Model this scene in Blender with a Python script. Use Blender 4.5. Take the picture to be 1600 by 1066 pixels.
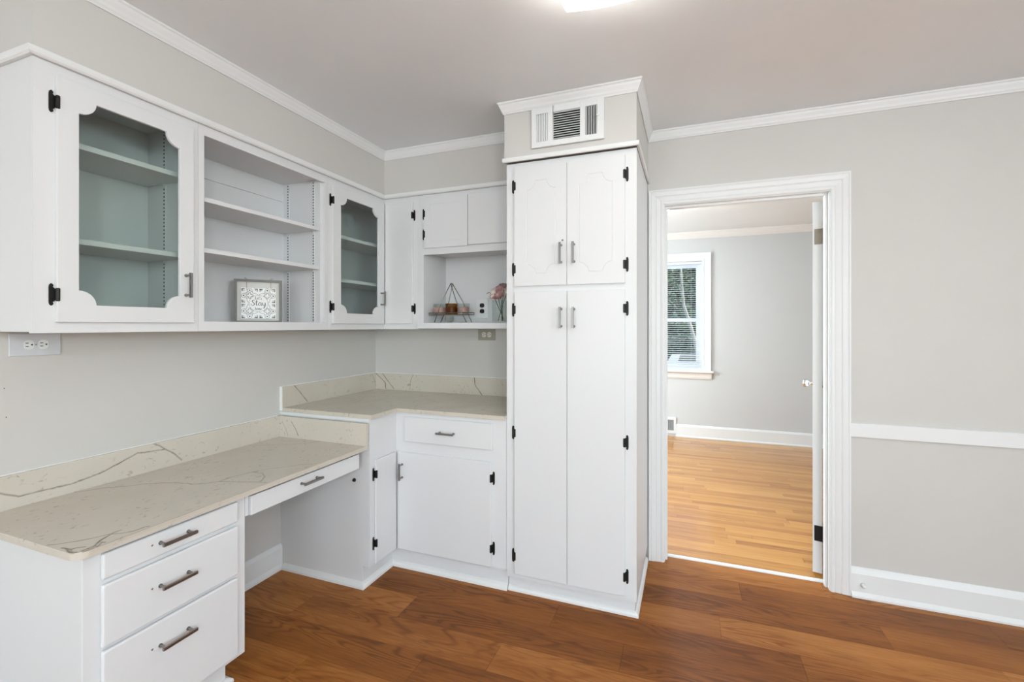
import bpy, bmesh, math, random
from mathutils import Vector, Matrix, noise as mnoise

for o in list(bpy.data.objects):
    bpy.data.objects.remove(o, do_unlink=True)
scene = bpy.context.scene
col = scene.collection
R = math.radians
rnd = random.Random(7)

# ------------------------------------------------------------------ camera
CX, CY, CZ, YAW, FPX, V0 = 2.1741, -2.8373, 1.3823, 0.3663, 720.88, 508.6
cam_d = bpy.data.cameras.new('camera')
cam_d.sensor_width = 36.0
cam_d.lens = FPX / 1600.0 * 36.0
cam_d.shift_y = -(533.0 - V0) / 1600.0
cam_d.clip_start = 0.02
cam = bpy.data.objects.new('camera', cam_d)
cam.location = (CX, CY, CZ)
cam.rotation_euler = (math.pi / 2, 0, YAW)
col.objects.link(cam)
scene.camera = cam

# ------------------------------------------------------------------ view, world, sun, fill light at the added windows
vs = scene.view_settings
vs.view_transform = 'Standard'
vs.look = 'None'
vs.gamma = 1.0
vs.use_curve_mapping = False
vs.exposure = 0.05
LAMP = 9.5
FAR_LAMP = 85.0
FRONT_FILL = 98.0
SIDE_FILL = 85.0
PENDANT_FILL = 66.0
FAR_FILL = 195.0

world = bpy.data.worlds.new('world')
scene.world = world
world.use_nodes = True
wn = world.node_tree
sky = wn.nodes.new('ShaderNodeTexSky')
sky.sky_type = 'NISHITA'
sky.sun_disc = False
sky.sun_elevation = R(50)
sky.sun_rotation = R(90)
wn.links.new(sky.outputs[0], wn.nodes['Background'].inputs[0])
wn.nodes['Background'].inputs[1].default_value = 0.45

sun_d = bpy.data.lights.new('sun', 'SUN')
sun_d.energy = 3.0
sun_d.angle = R(1)
sun_d.color = (1.0, 0.95, 0.86)
sun = bpy.data.objects.new('sun', sun_d)
sun.rotation_euler = (0, R(40), 0)      # comes from +X, high
col.objects.link(sun)


def window_fill(name, loc, rot, sx, sy, power, color):  # area light added as fill outside an unseen window
    d = bpy.data.lights.new(name, 'AREA')
    d.shape = 'RECTANGLE'
    d.size = sx
    d.size_y = sy
    d.energy = power
    d.color = color
    o = bpy.data.objects.new(name, d)
    o.location = loc
    o.rotation_euler = rot
    col.objects.link(o)


DAY_FILL = (0.84, 0.925, 1.0)
window_fill('added_window_fill', (0.75, -7.56, 1.40), (R(90), 0, 0), 1.15, 1.6, FRONT_FILL * 0.62, DAY_FILL)
window_fill('added_window_fill', (3.80, -7.56, 1.40), (R(90), 0, 0), 2.1, 1.6, FRONT_FILL * 1.35, DAY_FILL)
window_fill('added_window_fill', (5.16, -3.3, 1.75), (0, R(90), 0), 0.9, 1.8, SIDE_FILL, DAY_FILL)
window_fill('added_window_fill', (-0.66, 1.6, 1.5), (0, R(-90), 0), 1.3, 1.4, FAR_FILL, DAY_FILL)


# ------------------------------------------------------------------ pixel helper (plane tells the distance)
_S, _C = math.sin(YAW), math.cos(YAW)


def at(u, v, ax, val):
    a = (u - 800) / FPX
    b = -(v - V0) / FPX
    r = (_C * a - _S, _S * a + _C, b)
    i = 'xyz'.index(ax)
    o = (CX, CY, CZ)
    t = (val - o[i]) / r[i]
    return tuple(o[k] + t * r[k] for k in range(3))


# ------------------------------------------------------------------ materials
def srgb(r, g, b):
    f = lambda c: (c / 255 / 12.92) if c / 255 <= 0.04045 else ((c / 255 + 0.055) / 1.055) ** 2.4
    return (f(r), f(g), f(b), 1)


class NT:
    def __init__(self, name):
        self.m = bpy.data.materials.new(name)
        self.m.use_nodes = True
        self.t = self.m.node_tree
        self.b = self.t.nodes['Principled BSDF']

    def n(self, typ, **kw):
        x = self.t.nodes.new(typ)
        for k, v in kw.items():
            setattr(x, k, v)
        return x

    def l(self, a, b):
        self.t.links.new(a, b)

    def coord(self, scale=(1, 1, 1), kind='Object'):
        tc = self.n('ShaderNodeTexCoord')
        mp = self.n('ShaderNodeMapping')
        mp.inputs['Scale'].default_value = scale
        self.l(tc.outputs[kind], mp.inputs['Vector'])
        return mp.outputs['Vector']

    def noise(self, vec, scale, detail=2, rough=0.5, dist=0.0):
        x = self.n('ShaderNodeTexNoise')
        x.inputs['Scale'].default_value = scale
        x.inputs['Detail'].default_value = detail
        x.inputs['Roughness'].default_value = rough
        x.inputs['Distortion'].default_value = dist
        if vec is not None:
            self.l(vec, x.inputs['Vector'])
        return x.outputs['Fac']

    def math(self, op, a, b=None, c=None):
        x = self.n('ShaderNodeMath', operation=op)
        for i, v in enumerate((a, b, c)):
            if v is None:
                continue
            if isinstance(v, (int, float)):
                x.inputs[i].default_value = v
            else:
                self.l(v, x.inputs[i])
        return x.outputs[0]

    def ramp(self, fac, stops):
        x = self.n('ShaderNodeValToRGB')
        e = x.color_ramp.elements
        while len(e) < len(stops):
            e.new(0.5)
        for i, (p, c) in enumerate(stops):
            e[i].position = p
            e[i].color = c if len(c) == 4 else (*c, 1)
        self.l(fac, x.inputs['Fac'])
        return x.outputs['Color']

    def mix(self, fac, a, b, typ='MIX'):
        x = self.n('ShaderNodeMix', data_type='RGBA', blend_type=typ)
        for s, v in ((x.inputs[0], fac), (x.inputs[6], a), (x.inputs[7], b)):
            if isinstance(v, (int, float)):
                s.default_value = v
            elif isinstance(v, tuple):
                s.default_value = v if len(v) == 4 else (*v, 1)
            else:
                self.l(v, s)
        return x.outputs[2]

    def bump(self, h, strength=0.1, dist=0.002):
        x = self.n('ShaderNodeBump')
        x.inputs['Strength'].default_value = strength
        x.inputs['Distance'].default_value = dist
        self.l(h, x.inputs['Height'])
        self.l(x.outputs[0], self.b.inputs['Normal'])

    def base(self, c):
        if isinstance(c, tuple):
            self.b.inputs['Base Color'].default_value = c if len(c) == 4 else (*c, 1)
        else:
            self.l(c, self.b.inputs['Base Color'])

    def rough(self, v):
        if isinstance(v, (int, float)):
            self.b.inputs['Roughness'].default_value = v
        else:
            self.l(v, self.b.inputs['Roughness'])


def paint(name, c, rough, bump=0.06, bscale=60, var=0.03, stretch=(1, 1, 1)):
    m = NT(name)
    v = m.coord(stretch)
    n1 = m.noise(v, bscale, 3)
    n2 = m.noise(v, 2.5, 3)
    k = 1 - var
    m.base(m.mix(n2, (c[0] * k, c[1] * k, c[2] * k), (min(1, c[0] * (1 + var)), min(1, c[1] * (1 + var)), min(1, c[2] * (1 + var)))))
    m.rough(rough)
    m.bump(n1, bump, 0.002)
    return m.m


def plain(name, c, rough=0.5, metal=0.0, spec=0.5, var=0.05, scale=40):
    m = NT(name)
    n = m.noise(m.coord(), scale, 2)
    m.base(m.mix(n, tuple(x * (1 - var) for x in c[:3]), tuple(min(1, x * (1 + var)) for x in c[:3])))
    m.rough(rough)
    m.b.inputs['Metallic'].default_value = metal
    m.b.inputs['Specular IOR Level'].default_value = spec
    return m.m


M = {}
M['wall'] = paint('greige_wall_paint', (0.605, 0.583, 0.55), 0.62, 0.10, 90)
M['ceiling'] = paint('flat_ceiling_paint', (0.88, 0.91, 0.935), 0.85, 0.10, 120)
M['cab'] = paint('white_cabinet_paint', (0.72, 0.72, 0.722), 0.36, 0.05, 25, 0.015, (1, 1, 0.15))
M['trim'] = paint('white_trim_paint', (0.775, 0.775, 0.765), 0.40, 0.05, 30, 0.02)
M['far_wall'] = paint('pale_grey_wall_paint', (0.60, 0.605, 0.60), 0.62, 0.08, 90)
M['far_ceiling'] = paint('textured_ceiling_paint', (0.86, 0.86, 0.85), 0.9, 0.55, 45)
M['far_trim'] = paint('cream_trim_paint', (0.80, 0.765, 0.73), 0.5)
M['black'] = plain('black_hinge_metal', (0.018, 0.017, 0.016), 0.45, 0.6)
M['nickel'] = plain('brushed_nickel', (0.29, 0.275, 0.26), 0.34, 1.0, 0.5, 0.08, 150)
M['chrome'] = plain('polished_chrome', (0.75, 0.75, 0.75), 0.10, 1.0)
M['bronze'] = plain('aged_bronze', (0.23, 0.20, 0.16), 0.45, 0.9, 0.5, 0.2)
M['dark'] = plain('dark_void', (0.012, 0.012, 0.012), 0.8)
M['slot'] = plain('dark_slot', (0.03, 0.03, 0.03), 0.7)
M['plate_grey'] = plain('grey_white_plastic', (0.62, 0.63, 0.65), 0.35)
M['plate_white'] = plain('white_plastic', (0.78, 0.79, 0.77), 0.35)
M['plate_tan'] = plain('tan_plastic', (0.36, 0.33, 0.26), 0.4)
M['ivory'] = plain('ivory_plastic', (0.72, 0.70, 0.64), 0.35)
M['black_plastic'] = plain('black_plastic', (0.012, 0.012, 0.012), 0.3)
M['standard'] = plain('shelf_standard_metal', (0.70, 0.71, 0.70), 0.4, 0.1)
M['subfloor'] = plain('dark_joint', (0.045, 0.022, 0.010), 0.7)
M['caulk'] = plain('white_caulk', (0.80, 0.79, 0.76), 0.5)
M['grey_wood'] = paint('grey_stained_wood', (0.17, 0.17, 0.16), 0.55, 0.1, 60, 0.15, (1, 1, 0.2))
M['board'] = paint('off_white_board', (0.66, 0.655, 0.62), 0.6)
M['tile_white'] = plain('white_tile', (0.84, 0.84, 0.82), 0.4)
M['ink'] = plain('black_ink', (0.02, 0.02, 0.022), 0.6)
M['ink_grey'] = plain('grey_ink', (0.22, 0.22, 0.22), 0.6)
M['cord'] = plain('tan_cord', (0.30, 0.22, 0.13), 0.8)
M['wax_pink'] = plain('dusty_pink_wax', (0.52, 0.30, 0.26), 0.5, 0, 0.5, 0.15, 120)
M['wax_gold'] = plain('amber_brown_wax', (0.30, 0.13, 0.05), 0.4, 0, 0.5, 0.3, 60)
M['rose'] = plain('dusty_rose_petal', (0.62, 0.36, 0.36), 0.6, 0, 0.3, 0.12)
M['blush'] = plain('blush_petal', (0.86, 0.74, 0.68), 0.6, 0, 0.3, 0.06)
M['mauve'] = plain('mauve_brown_petal', (0.27, 0.19, 0.17), 0.65, 0, 0.3, 0.2)
M['leaf'] = plain('olive_leaf', (0.09, 0.12, 0.035), 0.55, 0, 0.4, 0.25)
M['stem'] = plain('dark_green_stem', (0.07, 0.09, 0.035), 0.6)
M['blind'] = plain('white_blind_slat', (0.80, 0.82, 0.84), 0.5)
M['vinyl'] = plain('white_window_vinyl', (0.78, 0.81, 0.86), 0.4)
M['bark'] = plain('pale_bark', (0.50, 0.44, 0.36), 0.9, 0, 0.2, 0.3, 25)
M['dark_bark'] = plain('dark_bark', (0.10, 0.075, 0.05), 0.9, 0, 0.2, 0.3, 25)
M['foliage'] = plain('garden_foliage', (0.085, 0.15, 0.07), 0.6, 0, 0.3, 0.5, 3)
M['foliage_pale'] = plain('pale_garden_foliage', (0.24, 0.27, 0.15), 0.6, 0, 0.3, 0.4, 3)  # paler, yellower leaf colour of the slender tree
M['lawn'] = plain('lawn', (0.09, 0.13, 0.05), 0.9, 0, 0.2, 0.4, 6)
M['timber'] = plain('weathered_timber', (0.50, 0.48, 0.43), 0.8, 0, 0.2, 0.2, 12)


def glass(name, tint, ior=1.45, shine=1.0):
    m = NT(name)
    tr = m.n('ShaderNodeBsdfTransparent')
    tr.inputs[0].default_value = (*tint, 1)
    gl = m.n('ShaderNodeBsdfGlossy')
    gl.inputs['Roughness'].default_value = 0.02
    gl.inputs[0].default_value = (shine, shine, shine, 1)
    fr = m.n('ShaderNodeFresnel')
    fr.inputs[0].default_value = ior
    mx = m.n('ShaderNodeMixShader')
    ge = m.n('ShaderNodeNewGeometry')
    m.l(m.math('MULTIPLY', fr.outputs[0], m.math('SUBTRACT', 1.0, ge.outputs['Backfacing'])), mx.inputs[0])
    m.l(tr.outputs[0], mx.inputs[1])
    m.l(gl.outputs[0], mx.inputs[2])
    m.l(mx.outputs[0], m.t.nodes['Material Output'].inputs[0])
    return m.m


M['glass'] = glass('cabinet_glass', (0.86, 0.90, 0.885))
M['clear'] = glass('clear_glass', (0.93, 0.95, 0.94))
M['amber'] = glass('amber_glass', (0.70, 0.55, 0.34))
M['pane'] = glass('window_glass', (0.92, 0.95, 0.95))


def emit(name, c, s):
    m = NT(name)
    m.base((0.8, 0.78, 0.72, 1))
    m.rough(0.3)
    m.b.inputs['Emission Color'].default_value = (*c, 1)
    m.b.inputs['Emission Strength'].default_value = s
    return m.m


M['shade'] = emit('lit_frosted_glass', (1.0, 0.965, 0.91), LAMP)
M['globe'] = emit('added_opal_globe', (0.95, 0.985, 1.0), PENDANT_FILL)
M['far_shade'] = emit('lit_white_glass', (0.97, 0.985, 1.0), FAR_LAMP)


def wood(name, dark, mid, light, ring, ring_amt, rough, stretch, spec=0.45, vary=0.30):
    m = NT(name)
    tc = m.n('ShaderNodeTexCoord')
    oi = m.n('ShaderNodeObjectInfo')
    off = m.n('ShaderNodeCombineXYZ')
    k = m.math('MULTIPLY', oi.outputs['Random'], 37.0)
    m.l(k, off.inputs[0])
    m.l(m.math('MULTIPLY', oi.outputs['Random'], 91.0), off.inputs[1])
    add = m.n('ShaderNodeVectorMath', operation='ADD')
    m.l(tc.outputs['Object'], add.inputs[0])
    m.l(off.outputs[0], add.inputs[1])
    mp = m.n('ShaderNodeMapping')
    mp.inputs['Scale'].default_value = stretch
    m.l(add.outputs[0], mp.inputs['Vector'])
    v = mp.outputs['Vector']
    n1 = m.noise(v, 1.0, 2, 0.40, 0.25)
    rings = m.math('SINE', m.math('MULTIPLY', n1, ring))
    rings = m.math('MULTIPLY_ADD', rings, 0.5, 0.5)
    rings = m.math('POWER', rings, 3.0)
    mp2 = m.n('ShaderNodeMapping')
    mp2.inputs['Scale'].default_value = (stretch[0] * 2.5, stretch[1] * 9, 1)
    m.l(add.outputs[0], mp2.inputs['Vector'])
    fine = m.noise(mp2.outputs['Vector'], 2.0, 5, 0.70)
    broad = m.noise(v, 1.1, 3, 0.6)
    patch = m.ramp(m.noise(v, 0.7, 1), [(0.42, (0, 0, 0, 1)), (0.60, (1, 1, 1, 1))])
    tone = m.math('MULTIPLY_ADD', broad, 0.45, m.math('MULTIPLY', fine, 0.55))
    tone = m.math('SUBTRACT', tone, m.math('MULTIPLY', m.math('MULTIPLY', rings, patch), ring_amt))
    tone = m.math('ADD', tone, m.math('MULTIPLY', m.math('SUBTRACT', oi.outputs['Random'], 0.5), vary))
    m.base(m.ramp(tone, [(0.22, dark), (0.50, mid), (0.76, light)]))
    m.rough(m.math('MULTIPLY_ADD', fine, 0.15, rough))
    m.b.inputs['Specular IOR Level'].default_value = spec
    m.bump(fine, 0.05, 0.001)
    return m.m


M['plank'] = wood('oak_print_vinyl', (0.14, 0.040, 0.006), (0.29, 0.099, 0.018), (0.47, 0.195, 0.050),
                  105.0, 0.19, 0.34, (1.3, 8.0, 1), spec=0.20, vary=0.27)
M['strip'] = wood('honey_oak_strip', (0.27, 0.10, 0.020), (0.50, 0.222, 0.050), (0.64, 0.335, 0.095),
                  40.0, 0.08, 0.10, (1.0, 14.0, 1), spec=0.6, vary=0.26)


def quartz():
    m = NT('cream_veined_quartz')
    v = m.coord()
    n1 = m.noise(v, 5, 4)
    c = m.mix(n1, srgb(197, 188, 173), srgb(211, 203, 190))
    mp = m.coord((1.0, 0.6, 1.0))
    sp = m.noise(mp, 60, 3, 0.55, 0.6)
    spot = m.ramp(sp, [(0.60, (0, 0, 0, 1)), (0.68, (1, 1, 1, 1))])
    patch = m.ramp(m.noise(v, 7, 2), [(0.42, (0, 0, 0, 1)), (0.58, (1, 1, 1, 1))])
    f = m.math('MULTIPLY', m.math('MULTIPLY', spot, patch), 0.5)
    c = m.mix(f, c, srgb(128, 116, 100))
    a = m.n('ShaderNodeAttribute')
    a.attribute_name = 'vein'
    c = m.mix(a.outputs['Fac'], c, srgb(104, 90, 74))
    m.base(c)
    m.rough(0.16)
    return m.m


M['quartz'] = quartz()


# ------------------------------------------------------------------ mesh helpers
class MB:
    def __init__(self):
        self.v = []
        self.f = []

    def add(self, vs, fs):
        k = len(self.v)
        self.v += [tuple(x) for x in vs]
        self.f += [tuple(i + k for i in f) for f in fs]
        return self

    def box(self, x0, x1, y0, y1, z0, z1):
        x0, x1 = min(x0, x1), max(x0, x1)
        y0, y1 = min(y0, y1), max(y0, y1)
        z0, z1 = min(z0, z1), max(z0, z1)
        return self.add([(x0, y0, z0), (x1, y0, z0), (x1, y1, z0), (x0, y1, z0), (x0, y0, z1), (x1, y0, z1), (x1, y1, z1), (x0, y1, z1)],
                        [(0, 3, 2, 1), (4, 5, 6, 7), (0, 1, 5, 4), (1, 2, 6, 5), (2, 3, 7, 6), (3, 0, 4, 7)])

    def tube(self, pts, r, n=10, caps=True):
        pts = [Vector(p) for p in pts]
        rs = r if isinstance(r, (list, tuple)) else [r] * len(pts)
        rings = []
        up = None
        for i, p in enumerate(pts):
            a = pts[max(i - 1, 0)]
            b = pts[min(i + 1, len(pts) - 1)]
            t = (b - a).normalized()
            if up is None:
                up = Vector((0, 0, 1)) if abs(t.z) < 0.9 else Vector((1, 0, 0))
            s = t.cross(up).normalized()
            up2 = s.cross(t).normalized()
            up = up2
            rings.append([p + (s * math.cos(q) + up2 * math.sin(q)) * rs[i] for q in [2 * math.pi * j / n for j in range(n)]])
        vs, fs = [], []
        for rg in rings:
            vs += rg
        for i in range(len(pts) - 1):
            for j in range(n):
                fs.append((i * n + j, i * n + (j + 1) % n, (i + 1) * n + (j + 1) % n, (i + 1) * n + j))
        if caps:
            fs.append(tuple(range(n - 1, -1, -1)))
            fs.append(tuple((len(pts) - 1) * n + j for j in range(n)))
        return self.add(vs, fs)

    def lathe(self, prof, c=(0, 0, 0), n=24, axis='z'):
        vs, fs = [], []
        for (r, h) in prof:
            for j in range(n):
                q = 2 * math.pi * j / n
                a, b = r * math.cos(q), r * math.sin(q)
                p = {'z': (a, b, h), 'y': (a, h, b), 'x': (h, a, b)}[axis]
                vs.append((c[0] + p[0], c[1] + p[1], c[2] + p[2]))
        for i in range(len(prof) - 1):
            for j in range(n):
                fs.append((i * n + j, i * n + (j + 1) % n, (i + 1) * n + (j + 1) % n, (i + 1) * n + j))
        if prof[0][0] > 1e-6:
            fs.append(tuple(range(n - 1, -1, -1)))
        if prof[-1][0] > 1e-6:
            fs.append(tuple((len(prof) - 1) * n + j for j in range(n)))
        return self.add(vs, fs)

    def prism(self, poly, fn, d0, d1):
        """poly of (a,b); fn(a,b,d) -> world"""
        n = len(poly)
        vs = [fn(a, b, d0) for a, b in poly] + [fn(a, b, d1) for a, b in poly]
        fs = [tuple(range(n)), tuple(range(2 * n - 1, n - 1, -1))]
        for i in range(n):
            fs.append((i, (i + 1) % n, n + (i + 1) % n, n + i))
        return self.add(vs, fs)

    def mesh(self, name, mat, origin=(0, 0, 0), smooth=False, merge=True):
        me = bpy.data.meshes.new(name)
        ox, oy, oz = origin
        me.from_pydata([(x - ox, y - oy, z - oz) for x, y, z in self.v], [], self.f)
        bm = bmesh.new()
        bm.from_mesh(me)
        if merge:
            bmesh.ops.remove_doubles(bm, verts=bm.verts, dist=1e-6)
        bmesh.ops.recalc_face_normals(bm, faces=bm.faces)
        bm.to_mesh(me)
        bm.free()
        me.materials.append(M[mat] if isinstance(mat, str) else mat)
        if smooth:
            for p in me.polygons:
                p.use_smooth = True
        return me


def wloc(o):
    p = Vector((0, 0, 0))
    while o is not None:
        p += Vector(o.location)
        o = o.parent
    return p


def link(name, me, parent=None, loc=None, bevel=0.0, seg=2):
    o = bpy.data.objects.new(name, me)
    col.objects.link(o)
    if parent is not None:
        o.parent = parent
    if loc is not None:
        o.location = Vector(loc) - (wloc(parent) if parent is not None else Vector((0, 0, 0)))
    if bevel:
        b = o.modifiers.new('bevel', 'BEVEL')
        b.width = bevel
        b.segments = seg
        b.limit_method = 'ANGLE'
        b.angle_limit = R(40)
        b.harden_normals = False
    return o


def part(name, mb, mat, parent, bevel=0.0, smooth=False, seg=2, merge=True):
    """mesh in world coordinates, hung on its parent"""
    return link(name, mb.mesh(name, mat, wloc(parent), smooth, merge), parent, bevel=bevel, seg=seg)


def tag(o, label, cat, group=None):
    o['label'] = label
    o['category'] = cat
    if group:
        o['group'] = group
    return o


def thing(name, label, cat, loc, group=None):
    o = bpy.data.objects.new(name, None)
    o.empty_display_size = 0.1
    o.location = loc
    col.objects.link(o)
    bpy.context.view_layer.update()
    return tag(o, label, cat, group)


def single(name, mb, mat, label, cat, loc, group=None, **kw):
    sm = kw.pop('smooth', False)
    o = link(name, mb.mesh(name, mat, loc, sm), None, loc, **kw)
    return tag(o, label, cat, group)


def struct(name, mb, mat, parent=None, **kw):
    o = part(name, mb, mat, parent, **kw)
    if parent is None:
        o['kind'] = 'structure'
    return o


# faces: left run looks to +X (a=Y), back run looks to -Y (a=X)
def FL(x0):
    return lambda a, z, o: (x0 + o, a, z)


def FB(y0):
    return lambda a, z, o: (a, y0 - o, z)


def fbox(mb, F, a0, a1, z0, z1, o0, o1):
    return mb.prism([(a0, z0), (a1, z0), (a1, z1), (a0, z1)], F, o0, o1)


def scallop(a0, a1, z0, z1, r, n=7):
    pts = []
    for (cx, cz, q0) in ((a0, z0, 90), (a1, z0, 180), (a1, z1, 270), (a0, z1, 0)):
        arc = []
        for i in range(n + 1):
            q = R(q0 - 90 * i / n)
            arc.append((cx + r * math.cos(q), cz + r * math.sin(q)))
        # arc from far side round to the near side, keeping the outline counter-clockwise
        if (cx, cz) == (a0, z0):
            arc = [(cx + r * math.cos(R(90 - 90 * i / n)), cz + r * math.sin(R(90 - 90 * i / n))) for i in range(n + 1)]
        elif (cx, cz) == (a1, z0):
            arc = [(cx + r * math.cos(R(180 - 90 * i / n)), cz + r * math.sin(R(180 - 90 * i / n))) for i in range(n + 1)]
        elif (cx, cz) == (a1, z1):
            arc = [(cx + r * math.cos(R(270 - 90 * i / n)), cz + r * math.sin(R(270 - 90 * i / n))) for i in range(n + 1)]
        else:
            arc = [(cx + r * math.cos(R(0 - 90 * i / n)), cz + r * math.sin(R(0 - 90 * i / n))) for i in range(n + 1)]
        pts += arc
    return pts


def on_rect(p, c, a0, a1, z0, z1):
    dx, dz = p[0] - c[0], p[1] - c[1]
    k = 1e9
    if abs(dx) > 1e-9:
        k = min(k, ((a1 if dx > 0 else a0) - c[0]) / dx)
    if abs(dz) > 1e-9:
        k = min(k, ((z1 if dz > 0 else z0) - c[1]) / dz)
    return (c[0] + dx * k, c[1] + dz * k)


def ring_pairs(inner, a0, a1, z0, z1):
    """outer points on the rectangle, matched to inner points, with the rectangle corners put in"""
    c = ((a0 + a1) / 2, (z0 + z1) / 2)
    out = [on_rect(p, c, a0, a1, z0, z1) for p in inner]
    corners = [(a0, z0), (a1, z0), (a1, z1), (a0, z1)]
    ang = lambda p: math.atan2(p[1] - c[1], p[0] - c[0])
    for cr in corners:
        j = min(range(len(out)), key=lambda i: abs((ang(out[i]) - ang(cr) + math.pi) % (2 * math.pi) - math.pi))
        out[j] = cr
    return out


def framed_door(mb, F, a0, a1, z0, z1, th, inner):
    """door with a shaped opening"""
    out = ring_pairs(inner, a0, a1, z0, z1)
    n = len(inner)
    vs = []
    for d in (0, th):
        vs += [F(a, z, d) for a, z in out]
        vs += [F(a, z, d) for a, z in inner]
    fs = []
    for i in range(n):
        j = (i + 1) % n
        fs.append((i, j, n + j, n + i))
        fs.append((2 * n + i, 3 * n + i, 3 * n + j, 2 * n + j))
        fs.append((n + i, n + j, 3 * n + j, 3 * n + i))
        fs.append((i, 2 * n + i, 2 * n + j, j))
    mb.add(vs, fs)


def shrink(poly, d):
    """inset a closed ccw outline"""
    n = len(poly)
    res = []
    for i in range(n):
        p, q, r = Vector(poly[i - 1]), Vector(poly[i]), Vector(poly[(i + 1) % n])
        e1 = q - p
        e2 = r - q
        if e1.length < 1e-9:
            e1 = e2
        if e2.length < 1e-9:
            e2 = e1
        n1 = Vector((-e1.y, e1.x)).normalized()
        n2 = Vector((-e2.y, e2.x)).normalized()
        m = n1 + n2
        m = m.normalized() if m.length > 1e-6 else n1
        k = d / max(0.5, m.dot(n1))
        res.append((q.x + m.x * k, q.y + m.y * k))
    return res


def grooved_door(mb, F, a0, a1, z0, z1, th, outline, gw=0.004, gd=0.0022):
    out = ring_pairs(outline, a0, a1, z0, z1)
    n = len(outline)
    mid = shrink(outline, gw / 2)
    inn = shrink(outline, gw)
    vs = [F(a, z, 0) for a, z in out] + [F(a, z, th) for a, z in out] + [F(a, z, th) for a, z in outline] \
        + [F(a, z, th - gd) for a, z in mid] + [F(a, z, th) for a, z in inn]
    fs = [tuple(range(n))]
    for lv in range(4):
        for i in range(n):
            j = (i + 1) % n
            fs.append((lv * n + i, lv * n + j, (lv + 1) * n + j, (lv + 1) * n + i))
    fs.append(tuple(4 * n + i for i in range(n)))
    mb.add(vs, fs)


def sweep(path, prof, right=True, closed_ends=True):
    """horizontal moulding: path of (x,y) along the wall, prof of (out,z), out to the right of travel"""
    mb = MB()
    n = len(path)
    rows = []
    for i in range(n):
        p = Vector(path[i])
        d1 = (p - Vector(path[i - 1])).normalized() if i else None
        d2 = (Vector(path[i + 1]) - p).normalized() if i < n - 1 else None
        nr = lambda d: Vector((d.y, -d.x)) * (1 if right else -1)
        if d1 is None:
            m = nr(d2)
        elif d2 is None:
            m = nr(d1)
        else:
            a, b = nr(d1), nr(d2)
            m = a + b
            m = m / max(1e-6, m.dot(a))
        rows.append([(p.x + m.x * o, p.y + m.y * o, z) for o, z in prof])
    k = len(prof)
    vs = [q for r in rows for q in r]
    fs = []
    for i in range(n - 1):
        for j in range(k):
            jj = (j + 1) % k
            fs.append((i * k + j, i * k + jj, (i + 1) * k + jj, (i + 1) * k + j))
    fs.append(tuple(range(k)))
    fs.append(tuple((n - 1) * k + j for j in range(k)))
    return mb.add(vs, fs)


def casing(x0, x1, z1, z0, F, prof):
    """mitred door or window casing round three sides; prof of (away from opening, out)"""
    mb = MB()
    k = len(prof)
    rows = []
    for (sx, bz, top) in ((-1, z0, 0), (-1, z1, 1), (1, z1, 1), (1, z0, 0)):
        bx = x0 if sx < 0 else x1
        rows.append([F(bx + sx * o, bz + (o if top else 0), d) for o, d in prof])
    vs = [q for r in rows for q in r]
    fs = []
    for i in range(3):
        for j in range(k):
            jj = (j + 1) % k
            fs.append((i * k + j, i * k + jj, (i + 1) * k + jj, (i + 1) * k + j))
    fs.append(tuple(range(k)))
    fs.append(tuple(3 * k + j for j in range(k)))
    return mb.add(vs, fs)


def wall_with_holes(mb, F, a0, a1, z0, z1, holes, d0, d1):
    """holes: (a0,a1,z0,z1), sorted along a"""
    cur = a0
    for (h0, h1, y0, y1) in holes:
        fbox(mb, F, cur, h0, z0, z1, d0, d1)
        if y0 > z0 + 1e-4:
            fbox(mb, F, h0, h1, z0, y0, d0, d1)
        if y1 < z1 - 1e-4:
            fbox(mb, F, h0, h1, y1, z1, d0, d1)
        cur = h1
    fbox(mb, F, cur, a1, z0, z1, d0, d1)


# ------------------------------------------------------------------ the room
H = 2.521
FH = 2.53
DX0, DX1, DZ = 2.043, 2.857, 2.082         # doorway
YF = 3.27                                  # wall of the next room
XR, YB = 5.0, -7.4

w = MB()
w.box(-0.12, 0, YB, 0.115, -0.02, H)
wall_left = struct('wall_left', w, 'wall')
w = MB()
wall_with_holes(w, FB(0), 0, XR, -0.02, H, [(DX0, DX1, -0.02, DZ)], 0, -0.115)
wall_back = struct('wall_back', w, 'wall')
w = MB()
wall_with_holes(w, FL(XR), YB, 0.0, -0.02, H, [(-4.2, -2.4, 1.30, 2.20)], 0, 0.12)
struct('wall_right', w, 'wall')
w = MB()
wall_with_holes(w, FB(YB), -0.12, XR + 0.12, -0.02, H, [(0.175, 1.325, 0.60, 2.20), (2.75, 4.85, 0.60, 2.20)], 0, 0.12)
struct('wall_front', w, 'wall')
w = MB()
w.box(-0.12, XR + 0.12, YB - 0.12, 0.06, H, H + 0.1)
struct('ceiling', w, 'ceiling')

# soffits above the cabinets
SX = 0.299
w = MB()
w.box(0.0005, SX, -2.044, -0.0005, 2.2215, H - 0.0005)
w.box(SX, 1.285, -0.300, -0.0005, 2.2215, H - 0.0005)
struct('wall_soffit', w, 'wall')
w = MB()
w.box(1.287, 1.947, -0.634, -0.301, 2.2255, H - 0.0005)
w.box(1.288, 1.947, -0.301, -0.0005, 2.2255, H - 0.0005)
struct('wall_pantry_soffit', w, 'wall')

# crown moulding all round
cp = [(0.001, 2.4640), (0.005, 2.4640), (0.007, 2.4700), (0.011, 2.4760), (0.014, 2.4850), (0.021, 2.4990), (0.024, 2.5080), (0.029, 2.5120), (0.029, 2.5200), (0.001, 2.5200)]
struct('trim_1', sweep([(0, -2.044), (SX, -2.044), (SX, -0.300), (1.287, -0.300), (1.287, -0.634), (1.947, -0.634), (1.947, -0.0005), (XR, -0.0005)], cp), 'trim')
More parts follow.
